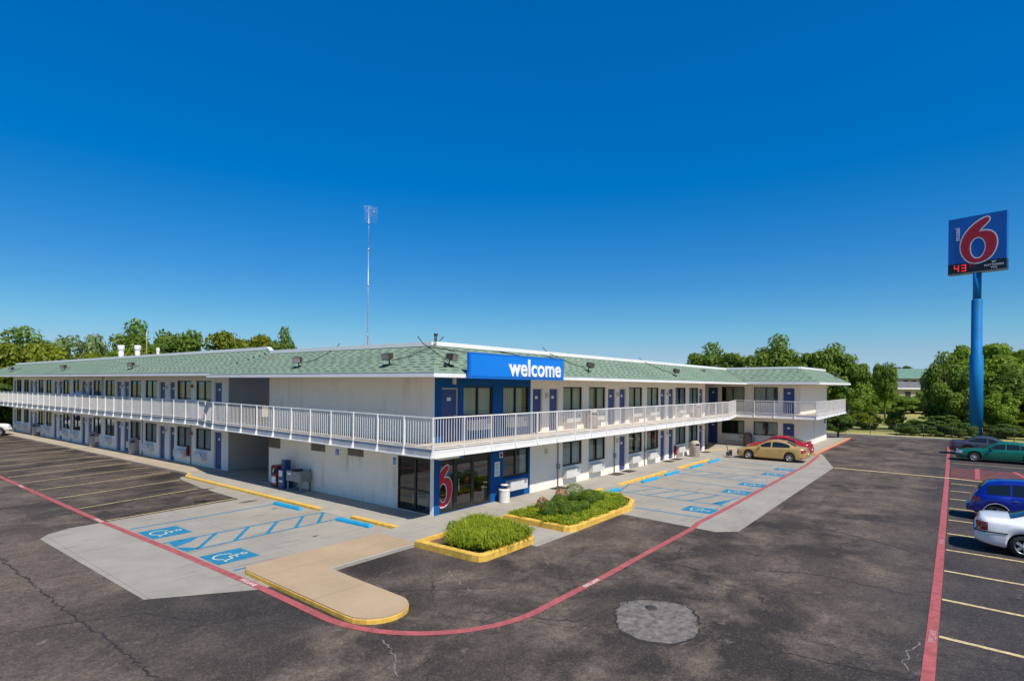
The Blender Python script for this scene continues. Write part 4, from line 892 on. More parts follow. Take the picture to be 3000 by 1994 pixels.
# wall signs
def wallsign(name,label,W,a,z,w,h,blue):
    t=thing(name,label,'sign',W.p(a,-.012,z),W.rz); MB().box(-w/2,-.01,0,w/2,.01,h).build('sign_plate','plate_white',t)
    MB().box(-w*.3,-.016,h*.14,w*.3,-.01,h*.78).build('symbol_panel',blue,t)
    g=MB(); 
    def rb(p,wd):
        for a_,c_ in zip(p[:-1],p[1:]): g.tube((a_[0]*w,-.018,a_[1]*h),(c_[0]*w,-.018,c_[1]*h),wd*w*.5,wd*w*.5,5)
    rb([(-.03,.66),(-.01,.45),(.1,.43),(.15,.25)],.08); rb([(-.1+.0,.42),(-.13,.32),(-.06,.22),(.05,.23)],.06); g.build('wheelchair_mark','letter_white',t); return t
wallsign('access_sign','white and blue accessible parking sign high on the stained wall',WL,6.03,1.75,.40,.40,'sign_blue_edge'); wallsign('access_sign','white and blue accessible parking sign beside the left corner glass',WL,2.22,1.68,.26,.44,'sign_blue_edge')
t=thing('notice_board','white paper notice on the blue wall beside the entry','notice',(3.72,-.012,1.05)); MB().box(-.17,-.008,0,.17,.012,.62).build('sheet','plate_white',t)
g=MB()
for k in range(6): g.box(-.12,-.012,.08+k*.085,.12 if k%2 else .07,-.008,.105+k*.085)
g.build('printed_lines','steel_grey',t)
t=thing('warning_sign','small red and white sign at the upper left of the lobby window',"sign",(3.98,-.012,1.82)); MB().box(-.11,-.008,0,.11,.012,.24).build('sign_plate','plate_white',t); MB().lathe([(.0,0),(.085,0),(.085,.006),(0,.006)],(0,-.016,.12),20,'y').build('symbol','extinguisher_red',t)
# ------------------------------------------------------------------ roof fixtures
def roofz(x): return 5.33+.4549*(x+1.65)
def flood(label,x,y,z,rz,sz=.74,cable=True):
    t=thing('floodlight',label,'floodlight',(x,y,z),rz,'floodlights on the roof slopes'); s=sz
    MB().box(-.42*s,-.05,0,.42*s,.05,.05*s).build('base_bar','flood_bronze',t)
    MB().tube((0,0,.03),(0,-.05,.28*s),.035*s).tube((-.18*s,-.1,.3*s),(.18*s,-.1,.3*s),.02).build('bracket','flood_bronze',t)
    h=MB(); w_,hh,dp=.24*s,.34*s,.26*s
    h.hexa([(-w_*.75,.12,.34*s),(w_*.75,.12,.34*s),(w_*.75,.12,.34*s+hh*.8),(-w_*.75,.12,.34*s+hh*.8)][::-1]+[(-w_,-dp,.30*s),(w_,-dp,.30*s),(w_,-dp,.30*s+hh),(-w_,-dp,.30*s+hh)][::-1])
    ho=h.build('housing','flood_bronze',t); ho.rotation_euler.x=R(14)
    MB().box(-w_*.88,-dp-.008,.33*s,w_*.88,-dp-.001,.27*s+hh).build('lens','flood_lens',ho)
    if cable: MB().path([(.05,.05,.25*s),(.5,.5,.34),(1.0,1.7,.92),(1.1,2.0,1.2)],.018,5).build('cable','black_plastic',t)
    return t
f=lambda x,y:(x,y,roofz(x)+.0)
flood('bronze floodlight on the left roof slope nearest the corner hip',-.95,1.45,roofz(-.95),R(-78)); flood('bronze floodlight midway along the near left roof slope',-.95,7.6,roofz(-.95),R(-55))
flood('bronze floodlight between the corner hip and the blue sign',-.35,-1.05,roofz(-1.05),R(15)); 
for a,lab in [(10.9,'bronze floodlight first along the far left wing roof'),(24.0,'bronze floodlight middle of the far left wing roof'),(38.6,'bronze floodlight at the far left end of the roof')]:
    p=rw(WW,a,-.8,5.75); flood(lab,p[0],p[1],p[2],R(-60))
flood('bronze floodlight right of the blue sign on the roof',9.6,-.95,roofz(-.95),R(55)); flood('bronze floodlight near the far end of the right roof slope',20.6,-.95,roofz(-.95),R(55)); flood('bronze floodlight at the far corner of the end wing roof',46.8,-6.2,5.9,R(70),.74,False)
# mast
t=thing('antenna_mast','tall thin lattice radio mast with grid dish standing on the roof','antenna',(3,7.9,6.42))
g=MB(); g.tube((0,0,0),(0,0,5.2),.026,.022); g.tube((0,0,5.2),(0,0,7.4),  .018,.014)
for z in (.9,3.4,5.2,6.5): g.lathe([(0,0),(.045,0),(.045,.12),(0,.12)],(0,0,z),8)
g.build('mast_tube','galvanised',t)
MB().tube((0,0,1.0),(-.35,.1,0),.015).tube((0,0,1.0),(.25,.3,0),.015).tube((0,0,1.0),(.1,-.35,0),.015).build('tripod_leg','steel_grey',t)
g=MB(); rzD=R(-20)
for k in range(15):
    u_=-.5+k/14
    for j in range(10):
        v0=-.55+j*.11; v1=v0+.11; fz_=lambda u__,v__:.45*(u__*u__+v__*v__)
        g.tube((u_,fz_(u_,v0),v0),(u_,fz_(u_,v1),v1),.0022,.0022,4,False)
for k in range(11):
    v_=-.55+k*.11
    for j in range(8):
        a0=-.5+j*.125; g.tube((a0,.45*(a0*a0+v_*v_),v_),(a0+.125,.45*((a0+.125)**2+v_*v_),v_),.004,.004,4,False)
dd=g.build('grid_dish','galvanised',t,(.08,-.1,7.05),rzD); dd.scale=(.68,.68,.74)
MB().tube((0,0,0),(0,-.02,0),.02).tube((0,.0,-.1),(0,-.55,.0),.015).box(-.05,-.6,-.05,.05,-.52,.05).build('feed_horn','galvanised',dd)
t=thing('vent_pipe','short dark vent pipe poking up behind the roof corner','pipe',(1.2,1.2,6.42)); MB().tube((0,0,0),(0,0,.56),.06,.06,12).tube((0,0,.5),(0,0,.58),.085,.085,12).build('pipe_body','flood_bronze',t)
for a,h,r_,lab in [(22.6,1.3,.25,'white round roof vent with cap farther left on the left wing'),(19.3,1.18,.23,'white round roof vent with cap second from the left'),(15.6,.85,.12,'thin white roof vent right of the two large vents')]:
    p=rw(WW,a,2.6,6.62); t=thing('roof_vent',lab,'roof vent',p,0,'white vents on the left wing roof'); MB().lathe([(r_*.74,-.1),(r_*.74,h*.74)],(0,0,0),18).build('stack','roof_vent_white',t); MB().lathe([(r_*.74,h*.68),(r_,h*.72),(r_,h),(r_*.9,h+.02),(0,h+.03)],(0,0,0),18).build('cap','roof_vent_white',t)
p=rw(WW,18.4,2.9,6.6); t=thing('roof_antenna','thin yellow rod with slanting gas pipe between roof vents','antenna',p); MB().tube((0,0,0),(0,0,2.3),.02).build('rod','yellow_pipe',t); MB().path([tuple(Vector(rw(WW,19.0,2.8,6.9))-Vector(p)),tuple(Vector(rw(WW,15.7,2.8,7.05))-Vector(p))],.04).build('gas_pipe','yellow_pipe',t)
p=rw(WW,33.5,2.5,6.56); t=thing('dish_mount','small grey dish on a slanting tripod at the left roof ridge','dish',p); MB().path([(0,0,0),(.2,-.9,.5),(.3,-1.9,1.15)],.035).tube((.2,-.9,.5),(.1,-1.3,0),.025).build('tripod','steel_grey',t); MB().lathe([(0,0),(.15,.02),(.26,.08),(.25,.09),(.14,.035),(0,.02)],(0,.15,.15),18,'y').build('reflector','steel_grey',t)
# ------------------------------------------------------------------ street furniture
def bin_dome(label,x,y,z,mat='trash_tan',h=1.05,r_=.27,group=None):
    t=thing('trash_bin',label,'trash bin',(x,y,z),0,group); MB().lathe([(r_*.92,0),(r_,.04),(r_,h*.62),(r_*1.04,h*.64),(r_*1.04,h*.68)],(0,0,0),20).build('drum',mat,t)
    MB().lathe([(r_*1.0,h*.68),(r_*.98,h*.82),(r_*.8,h*.95),(r_*.4,h),(0,h)],(0,0,0),20).build('hood',mat,t)
    o=MB().box(-.13,-r_-.01,h*.72,.13,-r_*.75,h*.84).build('flap','black_plastic',t); o.rotation_euler.z=R(-35); return t
for y,x,lab in [(28.75,-.2,'pinkish hooded bin on the left walk nearest the breezeway'),(36.0,-.45,'pinkish hooded bin in the middle of the left walk'),(50.2,-.85,'pinkish hooded bin near the far end of the left walk')]: bin_dome(lab,x-.1,y,0,'trash_pink',1.15,.3,'bins along the left walk')
bin_dome('tan hooded bin on the right walk before the far blue doors',24.9,-.75,0,'trash_tan',1.12,.34); bin_dome('pinkish bin on the right upper balcony beside a white wall',11.0,-.42,2.73,'trash_pink',1.0,.28); bin_dome('pinkish bin at the far end of the right upper balcony',26.1,-.42,2.73,'trash_pink',1.0,.28)
bin_dome('dark grey bin beside the end wing wall behind the red car',35.2,-1.5,0,'brown_plate',1.15,.33)
t=thing('ash_bin','white ribbed litter bin with raised lid beside the blue entry wall','trash bin',(3.72,-.42,0)); t.scale=(.8,.8,.78); MB().lathe([(.28,0),(.29,.02)]+[(.29-.012*(k%2),.04+k*.05) for k in range(12)]+[(.31,.66),(.31,.72),(.24,.74)],(0,0,0),24).build('drum','trash_white',t)
MB().lathe([(.2,.92),(.22,.93),(.2,.97),(0,.98)],(0,0,0),20).build('lid','trash_white',t); MB().tube((.15,0,.72),(.15,0,.93),.015).tube((-.15,0,.72),(-.15,0,.93),.015).tube((0,.15,.72),(0,.15,.93),.015).build('lid_support','steel_grey',t); MB().lathe([(0,.73),(.2,.735),(.2,.75),(0,.76)],(0,0,0),16).build('sand_tray','brown_plate',t)
# newspaper boxes
t=thing('newspaper_box','dark red newspaper box against the stained wall','newspaper box',(-.42,10.15,0),R(-90)); MB().bbox(-.24,-.24,.06,.24,.24,1.02,.03).box(-.2,-.2,0,.2,.2,.06).build('case','news_red',t); MB().box(-.19,-.25,.62,.19,-.24,.94).build('window','dark_glass',t); MB().box(-.18,-.252,.2,.18,-.24,.5).build('poster','plate_white',t)
g=MB().box(-.05,-.258,.68,.03,-.251,.9); g.v=[(x+(z-.79)*.5,y,z) for x,y,z in g.v]; g.build('newspaper','linen',t)
t=thing('newspaper_box','tall navy newspaper box with a coin head beside the red box','newspaper box',(-.42,9.52,0),R(-90)); MB().bbox(-.25,-.24,0,.25,.24,.88,.03).build('case','news_blue',t); MB().bbox(-.16,-.14,.88,.18,.16,1.32,.03).build('coin_head','news_blue',t); MB().box(-.17,-.25,.56,.12,-.24,.84).build('poster','plate_white',t); MB().box(-.16,-.25,.3,.14,-.241,.38).build('label_plate','letter_white',t); MB().box(-.12,-.15,1.16,.05,-.141,1.27).build('coin_plate','steel_grey',t)
t=thing('rack_stand','grey steel bin stand on legs with open top beside the navy box','rack',(-.40,8.45,0),R(-90)); g=MB()
for a in (-.55,.5):
    for c in (-.24,.2): g.box(a,c,0,a+.05,c+.05,.45)
g.build('leg','steel_grey',t); MB().box(-.58,-.27,.45,.58,.27,.9).build('tray','steel_grey',t); MB().lathe([(0,.9),(.26,.9),(.24,.97),(0,1.0)],(-.1,0,0),18).build('lid','black_plastic',t); MB().box(-.5,-.276,.72,-.2,-.27,.82).build('label_plate','letter_white',t); MB().tube((.56,.25,.0),(.56,.25,1.05),.02).build('upright','black_plastic',t)
def extinguisher(label,W,a,z):
    t=thing('fire_extinguisher',label,'extinguisher',W.p(a,-.1,z),W.rz,'fire extinguishers on the walls'); MB().lathe([(.0,0),(.075,0),(.08,.03),(.08,.42),(.05,.5),(.025,.53)],(0,0,0),14).build('cylinder','extinguisher_red',t); MB().box(-.03,-.05,.53,.03,.03,.57).tube((0,-.03,.55),(.06,-.07,.3),.012).build('valve','black_plastic',t); MB().box(-.11,.05,-.05,.11,.09,.62).build('backboard','extinguisher_red',t)
extinguisher('red extinguisher on the right lower wall beside blue doors',WR,23.05,.25); extinguisher('red extinguisher on the left lower wall between windows',WW,4.62,.5)
for x,lab in [(8.0,'dark door mat by the plain door past the blue wall'),(13.85,'dark door mat left of the first right blue door'),(15.3,'dark door mat at the first lower blue door'),(21.1,'dark door mat at the first of the paired blue doors'),(22.5,'dark door mat at the second of the paired blue doors'),(28.15,'dark door mat at the last blue door of the right wall')]:
    t=thing('door_mat',lab,'mat',(x,-.36,.003),0,'door mats on the right walk'); MB().bbox(-.42,-.29,0,.42,.29,.018,.008).build('mat_pile','mat_brown',t); g=MB()
    for a,c,e,h_ in ((-.44,-.31,.44,-.29),(-.44,.29,.44,.31),(-.44,-.29,-.42,.29),(.42,-.29,.44,.29)): g.box(a,c,0,e,h_,.012)
    g.build('border','black_rubber',t)
# laundry cart on the left balcony
p=WW.p(21.9,-.5,2.83); t=thing('laundry_cart','linen cart piled with pale sheets by the open red door upstairs','cart',p,WW.rz)
MB().box(-.7,-.28,.15,.7,.28,.85).build('bag','steel_grey',t); l=leafball; g=MB(); 
for k in range(5): g.lathe([(0,.8),(.28,.84),(.3,.98),(.2,1.2),(0,1.28)],(-.5+k*.25,random.uniform(-.05,.05),random.uniform(-.05,.12)),12)
g.build('linen_pile','linen',t); g=MB()
for a in (-.6,.6):
    for c in (-.2,.2): g.lathe([(0,-.03),(.075,-.03),(.075,.03),(0,.03)],(a,c,.075),12,'y')
g.build('wheel','black_rubber',t)
# hand cart in front of the gold car
t=thing('hand_trolley','dark folded hand trolley standing at the nose of the gold car','trolley',(27.05,-2.45,.0),R(20)); MB().path([(-.18,0,.1),(-.2,.25,1.15),(.2,.25,1.15),(.18,0,.1)],.02).path([(-.19,.1,.5),(.19,.1,.5)],.015).path([(-.195,.18,.85),(.195,.18,.85)],.015).build('frame','black_plastic',t); MB().box(-.24,-.28,.03,.24,.0,.05).build('toe_plate','steel_grey',t)
for a in (-.25,.25): MB().lathe([(0,-.03),(.10,-.03),(.13,-.02),(.13,.02),(.10,.03),(0,.03)],(0,0,0),16,'y').build('wheel','black_rubber',t,(a,.06,.13),R(90))
MB().bbox(-.2,-.22,.05,.2,-.02,.42,.04).build('bag','black_plastic',t)

# ------------------------------------------------------------------ vehicles
def tyre_mesh(r_,w_):
    return MB().lathe([(r_*.62,-w_/2),(r_*.9,-w_/2),(r_*.985,-w_*.38),(r_,-w_*.2),(r_,w_*.2),(r_*.985,w_*.38),(r_*.9,w_/2),(r_*.62,w_/2)],(0,0,0),30,'y',False)
def rim_mesh(r_,w_,spokes,wide):
    b=MB(); ro=r_*.66; yf=-w_*.46
    b.lathe([(ro,-w_*.49),(ro*.93,-w_*.47),(ro*.88,-w_*.2),(ro*.86,w_*.3)],(0,0,0),30,'y',False)
    b.lathe([(0,yf-.015),(ro*.16,yf-.012),(ro*.2,yf),(ro*.2,yf+.05),(0,yf+.05)],(0,0,0),18,'y')
    for k in range(spokes):
        a=2*math.pi*k/spokes; c,s=math.cos(a),math.sin(a); n=(-s,c)
        def q(rr,hw,y): return [(c*rr+n[0]*hw,y,s*rr+n[1]*hw),(c*rr-n[0]*hw,y,s*rr-n[1]*hw)]
        i0=q(ro*.15,ro*wide*.8,yf); i1=q(ro*.95,ro*wide,yf+.01); j0=q(ro*.15,ro*wide*.8,yf+.04); j1=q(ro*.95,ro*wide,yf+.05)
        b.hexa([i0[0],i0[1],i1[1],i1[0],j0[0],j0[1],j1[1],j1[0]])
    return b
def prof(xs,keys,sm=5):
    k=np.array(keys,float); y=np.interp(xs,k[:,0],k[:,1])
    if sm>1:
        ker=np.ones(sm)/sm; y=np.convolve(np.pad(y,sm//2,mode='edge'),ker,'valid')
    return y
def car(name,label,loc,rz,c,group=None):
    t=thing(name,label,c.get('cat','car'),loc,rz,group)
    Lc=c['L']; n=140; xs=np.linspace(0,Lc,n); Z=prof(xs,c['top'],5); BL=np.minimum(prof(xs,c['belt'],9),Z-.015); W=prof(xs,c['w'],7); zs=prof(xs,c['sill'],5)
    rw_=c['roofw']; hg=c['H']
    g=np.clip((Z-BL-.03)/(hg-.16-np.median(BL)),0,1); WR_=(W*.84)*(1-g)+rw_*g
    rwh=c['r']; low=zs.copy()
    for xw in c['wheels']:
        Ra=rwh+.055; dxw=np.abs(xs-xw); m_=dxw<Ra; low=np.where(m_,np.maximum(low,rwh+np.sqrt(np.maximum(0,Ra*Ra-dxw*dxw))),low)
    def ring(i):
        w,z0,zb,zt,wr=W[i],low[i],BL[i],Z[i],WR_[i]; zm=z0+(zb-z0)*.5
        fl=c.get('flare',0)
        f_=0
        for xw in c['wheels']: f_=max(f_,fl*max(0,1-abs(xs[i]-xw)/(rwh*1.9)))
        return [(0,z0+.02 if z0>zs[i]+.02 else z0),(w*.72,z0),(w*.955+f_,z0),(w*.99+f_,z0+(zm-z0)*.35),(w+f_*.8,zm),(w*.995+f_*.3,zb-.12*(zb-z0)),(w*.955,zb-.02),(w*.92,zb+.004),(wr,zt-.05*g[i]-.006),(wr*.86,zt-.012*g[i]),(wr*.45,zt+.012),(0,zt+.02)]
    rings=[ring(i) for i in range(n)]
    def sy(i,z):
        r_=[(q[1],q[0]) for q in rings[i][2:9]]; zz=[a for a,_ in r_]; yy=[b_ for _,b_ in r_]; return float(np.interp(z,zz,yy))
    b=MB(); ids=[]
    for i in range(n):
        r_=rings[i]; ids.append(b.pts([(xs[i],-y,z) for y,z in r_]+[(xs[i],y,z) for y,z in r_[::-1][1:]]))
    m=len(ids[0])
    for i in range(n-1):
        for k in range(m-1): b.f.append([ids[i][k],ids[i+1][k],ids[i+1][k+1],ids[i][k+1]]); b.sm.add(len(b.f)-1)
    b.f.append(ids[0][::-1]); b.f.append(ids[-1]); body=b.build('body',c['paint'],t)
    def ix(x): return int(round(x/Lc*(n-1)))
    def sidepatch(nm,mt,x0,x1,zl,zh,off,side,par,nz=5,step=1):
        pb=MB(); i0,i1=ix(x0),ix(x1); rows=[]
        for i in range(i0,i1+1,step):
            a,e=zl(xs[i],i),zh(xs[i],i)
            if e<a+.005: e=a+.005
            rows.append(pb.pts([(xs[i],side*(sy(i,a+(e-a)*k/nz)+off),a+(e-a)*k/nz) for k in range(nz+1)]))
        for p_,q_ in zip(rows[:-1],rows[1:]):
            for k in range(nz):
                f_=[p_[k],q_[k],q_[k+1],p_[k+1]]; pb.f.append(f_ if side<0 else f_[::-1]); pb.sm.add(len(pb.f)-1)
        return pb.build(nm,mt,par)
    def toppatch(nm,mt,x0,x1,fr,off,par):
        pb=MB(); rows=[]; i0,i1=ix(x0),ix(x1)
        for i in range(i0,i1+1):
            j0,j1=max(0,i-1),min(n-1,i+1); dzx=(Z[j1]-Z[j0])/(xs[j1]-xs[j0]); nn=Vector((-dzx,1)).normalized()*off
            hw=WR_[i]*fr; zt=Z[i]; pts_=[]
            for k in range(-4,5):
                y=hw*k/4; ay=abs(y); zz=float(np.interp(ay,[0,WR_[i]*.45,WR_[i]*.86,WR_[i]],[zt+.02,zt+.012,zt-.012*g[i],zt-.05*g[i]-.006])); pts_.append((xs[i]+nn.x,y,zz+nn.y))
            rows.append(pb.pts(pts_))
        for p_,q_ in zip(rows[:-1],rows[1:]):
            for k in range(8): pb.f.append([p_[k],q_[k],q_[k+1],p_[k+1]]); pb.sm.add(len(pb.f)-1)
        return pb.build(nm,mt,par)
    if c.get('ws'): toppatch('windshield','car_glass_dark',*c['ws'],.90,.008,t)
    if c.get('rwin'): toppatch('rear_window','car_glass_dark',*c['rwin'],.88,.008,t)
    for s in (-1,1):
        for x0,x1 in c['swin']:
            sidepatch('side_window','car_glass_dark',x0,x1,lambda x,i:BL[i]+.035,lambda x,i:Z[i]-.05*g[i]-.07,.006,s,t)
        for x0,x1 in c['doors']:
            dpt=sidepatch('door',c['paint'],x0,x1,lambda x,i:max(low[i],zs[i])+.09,lambda x,i:BL[i]-.035,.006,s,t)
            xh=(x1-.16) if c.get('front',1)>0 else x0+.16; i=ix(xh); zh_=BL[i]-.14; y=sy(i,zh_)+.012
            MB().bbox(xh-.09,s*y-.02,zh_-.015,xh+.09,s*y+.02,zh_+.018,.01).build('handle',c.get('handle',c['paint']),dpt)
        if c.get('trim'):
            x0,x1,zt_=c['trim']; sidepatch('side_moulding',c.get('trimmat','black_plastic'),x0,x1,lambda x,i:zt_-.02,lambda x,i:zt_+.02,.012,s,t,2)
        hx0,hx1,hz0,hz1=c['head']; sidepatch('headlight','lamp_clear',hx0,hx1,lambda x,i:hz0,lambda x,i:hz1,.01,s,t,3)
        tx0,tx1,tz0,tz1=c['tail']; sidepatch('taillight','tail_red',tx0,tx1,lambda x,i:tz0,lambda x,i:tz1,.01,s,t,3)
        mx,mz=c['mirror']; i=ix(mx); y=sy(i,mz); MB().bbox(mx-.06,min(s*y,s*(y+.2)),mz-.02,mx+.06,max(s*y,s*(y+.2)),mz+.12,.03).build('mirror',c.get('mirrormat',c['paint']),t)
    # front and rear lamp faces, plates, bumper strips
    wf_=W[2]; wr2=W[-3]
    def lensbox(nm,mt,z0,z1,rear,f0,f1):
        ok=[i for i in range(n) if Z[i]>z1+.03]; i=ok[-1] if rear else ok[0]; x=xs[i]; y=W[i]; sg_=1 if rear else -1
        for sd in (-1,1): MB().bbox(min(x,x-sg_*.1),min(sd*y*f0,sd*y*f1),z0,max(x+sg_*.022,x-sg_*.1),max(sd*y*f0,sd*y*f1),z1,.01).build(nm,mt,t)
    lensbox('headlight_lens','lamp_clear',c['head'][2],c['head'][3],False,.5,.9)
    ok=[i for i in range(n) if Z[i]>c['head'][3]]; MB().box(xs[ok[0]]-.02,-wf_*.42,c['head'][2]-.02,xs[ok[0]]+.05,wf_*.42,c['head'][3]-.03).build('grille','black_plastic',t)
    lensbox('taillight_lens','tail_red',c['tail'][2],c['tail'][3]-.02,True,.55,.9)
    MB().box(Lc-.005,-.16,.52,Lc+.016,.16,.62).build('licence_plate','plate_white',t)
    MB().box(rwh,-W.max()*.7,.2,Lc-rwh,W.max()*.7,.55).build('underbody','black_plastic',t)
    tm=tyre_mesh(rwh,.2).mesh('wheel','black_rubber'); rm=rim_mesh(rwh,.2,c.get('spokes',5),c.get('wide',.16)).mesh('rim',c.get('rimmat','alloy'))
    for xw in c['wheels']:
        for s in (-1,1):
            i=ix(xw); o=meshobj('wheel',tm,t,(xw,s*(W[i]-.13+c.get('flare',0)*.6),rwh),0 if s<0 else R(180)); meshobj('rim',rm,o)
    return t
simple('car_glass_dark',(.012,.018,.020),.05,.1,1,spec=.6)
sedan=dict(L=4.52,H=1.43,r=.31,roofw=.58,top=[(0,.50),(.03,.60),(.10,.67),(.3,.74),(.7,.82),(1.15,.90),(1.3,.95),(1.98,1.34),(2.3,1.41),(2.7,1.425),(3.1,1.38),(3.4,1.28),(3.85,1.03),(4.2,1.0),(4.42,.95),(4.49,.80),(4.52,.55)],
  belt=[(0,.48),(.06,.60),(.4,.72),(1.2,.85),(2.2,.90),(3.6,.95),(4.3,.93),(4.45,.82),(4.52,.53)],w=[(0,.52),(.06,.66),(.2,.77),(.5,.835),(1.0,.86),(3.6,.86),(4.1,.83),(4.35,.75),(4.47,.64),(4.52,.56)],sill=[(0,.26),(.15,.2),(.6,.2),(1.3,.19),(3.2,.19),(4.0,.22),(4.4,.27),(4.52,.33)],wheels=(.86,3.50),
  ws=(1.24,2.0),rwin=(3.26,3.82),swin=[(1.45,2.32),(2.40,3.52)],doors=[(1.28,2.33),(2.37,3.15)],head=(.04,.36,.53,.67),tail=(4.24,4.48,.66,.86),mirror=(1.62,.90))
gold=dict(sedan,paint='car_gold',spokes=6,wide=.15,trim=(.9+.36,3.1,.5),trimmat='car_gold',L=4.52)
car('sedan_car','gold four door sedan parked nose in before the end wing','%s'%0 if False else (27.68,-3.0,Zp+.005),R(-90),gold)
red=dict(sedan,paint='car_red',H=1.46,top=[(0,.52),(.04,.64),(.3,.78),(.8,.88),(1.1,.95),(1.3,1.02),(2.0,1.42),(2.4,1.47),(2.8,1.46),(3.2,1.38),(3.9,1.10),(4.2,1.06),(4.4,1.02),(4.48,.85),(4.52,.55)],spokes=5,rwin=(3.1,3.86),tail=(4.2,4.46,.72,.95))
rc=car('sedan_car','bright red sedan parked behind the gold car by the end wing wall',(30.95,-2.65,Zp+.005),R(-90),red)
MB().box(4.22,-.6,1.13,4.42,.6,1.16).box(4.28,-.55,1.02,4.34,-.5,1.14).box(4.28,.5,1.02,4.34,.55,1.14).build('spoiler','car_red',rc)
white=dict(sedan,paint='car_white',L=4.98,H=1.45,r=.33,roofw=.62,top=[(0,.52),(.05,.66),(.4,.78),(1.0,.86),(1.4,.94),(2.2,1.36),(2.6,1.45),(3.0,1.45),(3.35,1.40),(4.1,1.10),(4.4,1.09),(4.78,1.07),(4.9,1.02),(4.95,.85),(4.98,.55)],
  belt=[(0,.5),(.08,.62),(.4,.74),(1.4,.88),(2.4,.93),(3.8,.99),(4.7,1.0),(4.86,.92),(4.98,.52)],w=[(0,.6),(.08,.74),(.3,.86),(.8,.92),(1.2,.925),(4.0,.925),(4.6,.90),(4.82,.84),(4.93,.76),(4.98,.66)],sill=[(0,.27),(.2,.22),(.7,.2),(1.3,.19),(3.4,.19),(4.4,.25),(4.8,.32),(4.98,.38)],wheels=(1.02,3.83),ws=(1.36,2.28),rwin=(3.34,4.12),swin=[(1.65,2.6),(2.68,3.75)],doors=[(1.45,2.6),(2.64,3.4)],head=(.05,.4,.56,.70),tail=(4.66,4.93,.70,.95),mirror=(1.85,.93),spokes=5,wide=.2,trim=(4.2,4.93,.66),trimmat='black_plastic')
wc=car('sedan_car','white sedan parked tail out at the right foreground',(8.75,-20.88,Zp+.005),R(90),white)
MB().box(4.955,-.78,.655,4.995,.78,.695).build('bumper_strip','black_plastic',wc)
grey=dict(white,paint='car_grey',tail=(4.74,4.95,.72,.92),spokes=7,wide=.12,trim=None)
car('sedan_car','dark grey sedan parked beyond the green car beneath the pole',(42.0,-19.9,Zp+.005),R(90),grey)
green=dict(white,paint='car_green',top=[(0,.52),(.04,.66),(.3,.76),(1.0,.86),(1.5,.93),(2.25,1.36),(2.6,1.42),(3.3,1.42),(3.6,1.37),(4.2,1.06),(4.6,1.03),(5.1,.98),(5.2,.8),(5.24,.55)],L=5.24,belt=[(0,.5),(.08,.62),(.4,.74),(1.5,.86),(2.4,.90),(3.8,.93),(4.9,.93),(5.1,.85),(5.24,.52)],w=[(0,.66),(.08,.80),(.3,.9),(.8,.95),(4.4,.95),(4.9,.9),(5.15,.82),(5.24,.7)],sill=[(0,.27),(.2,.22),(1,.2),(4,.2),(5,.3),(5.24,.36)],wheels=(1.02,3.90),ws=(1.48,2.3),rwin=(3.6,4.2),swin=[(1.78,2.68),(2.74,3.42),(3.47,3.75)],doors=[(1.55,2.7),(2.74,3.5)],head=(.05,.36,.56,.72),tail=(4.95,5.2,.7,.88),spokes=14,wide=.07,trim=(1.4,4.8,.42),mirror=(1.95,.9),trimmat='car_green')
car('sedan_car','long green sedan parked nose out in front of the dark grey car',(37.2,-15.35,Zp+.005),R(-90),green)
blue=dict(sedan,paint='car_blue',L=4.29,H=1.58,r=.33,roofw=.60,flare=.06,top=[(0,.52),(.05,.72),(.2,.86),(.9,.98),(1.15,1.02),(1.75,1.44),(2.1,1.56),(2.7,1.58),(3.3,1.55),(3.7,1.47),(3.95,1.25),(4.12,1.0),(4.22,.8),(4.29,.5)],belt=[(0,.5),(.1,.68),(.5,.84),(1.2,.95),(2.4,1.0),(3.4,1.02),(3.9,.98),(4.1,.85),(4.29,.48)],w=[(0,.5),(.1,.66),(.4,.76),(1.0,.82),(3.3,.82),(3.8,.78),(4.1,.70),(4.29,.58)],sill=[(0,.3),(.2,.24),(1,.22),(3.4,.22),(4,.3),(4.29,.36)],wheels=(.85,3.46),ws=(1.16,1.72),rwin=(3.74,3.98),swin=[(1.4,2.2),(2.26,3.0),(3.06,3.72)],doors=[(1.3,2.22),(2.26,3.05)],head=(.06,.3,.62,.78),tail=(3.95,4.14,.74,.90),mirror=(1.55,1.0),spokes=5,wide=.17,handle='chrome',cat='car')
bc=car('wagon_car','cobalt blue retro wagon parked beside the white sedan',(14.1,-20.1,Zp+.005),R(90),blue)
MB().lathe([(0,0),(.07,0),(.075,.02),(.05,.03),(0,.03)],(3.72,-.80,.92),16,'y').build('fuel_cap','chrome',bc)
MB().box(4.24,-.55,.42,4.36,.55,.6).bbox(4.22,-.6,.36,4.34,.6,.44,.02).build('bumper','car_grey',bc)
# arch bands of the blue wagon
g=MB()
for xw in (.85,3.46):
    for s in (-1,1): g.path([(xw+.40*math.cos(R(a)),s*.885,.33+.40*math.sin(R(a))) for a in range(5,176,10)],.012,5)
g.build('arch_trim','alloy',bc)
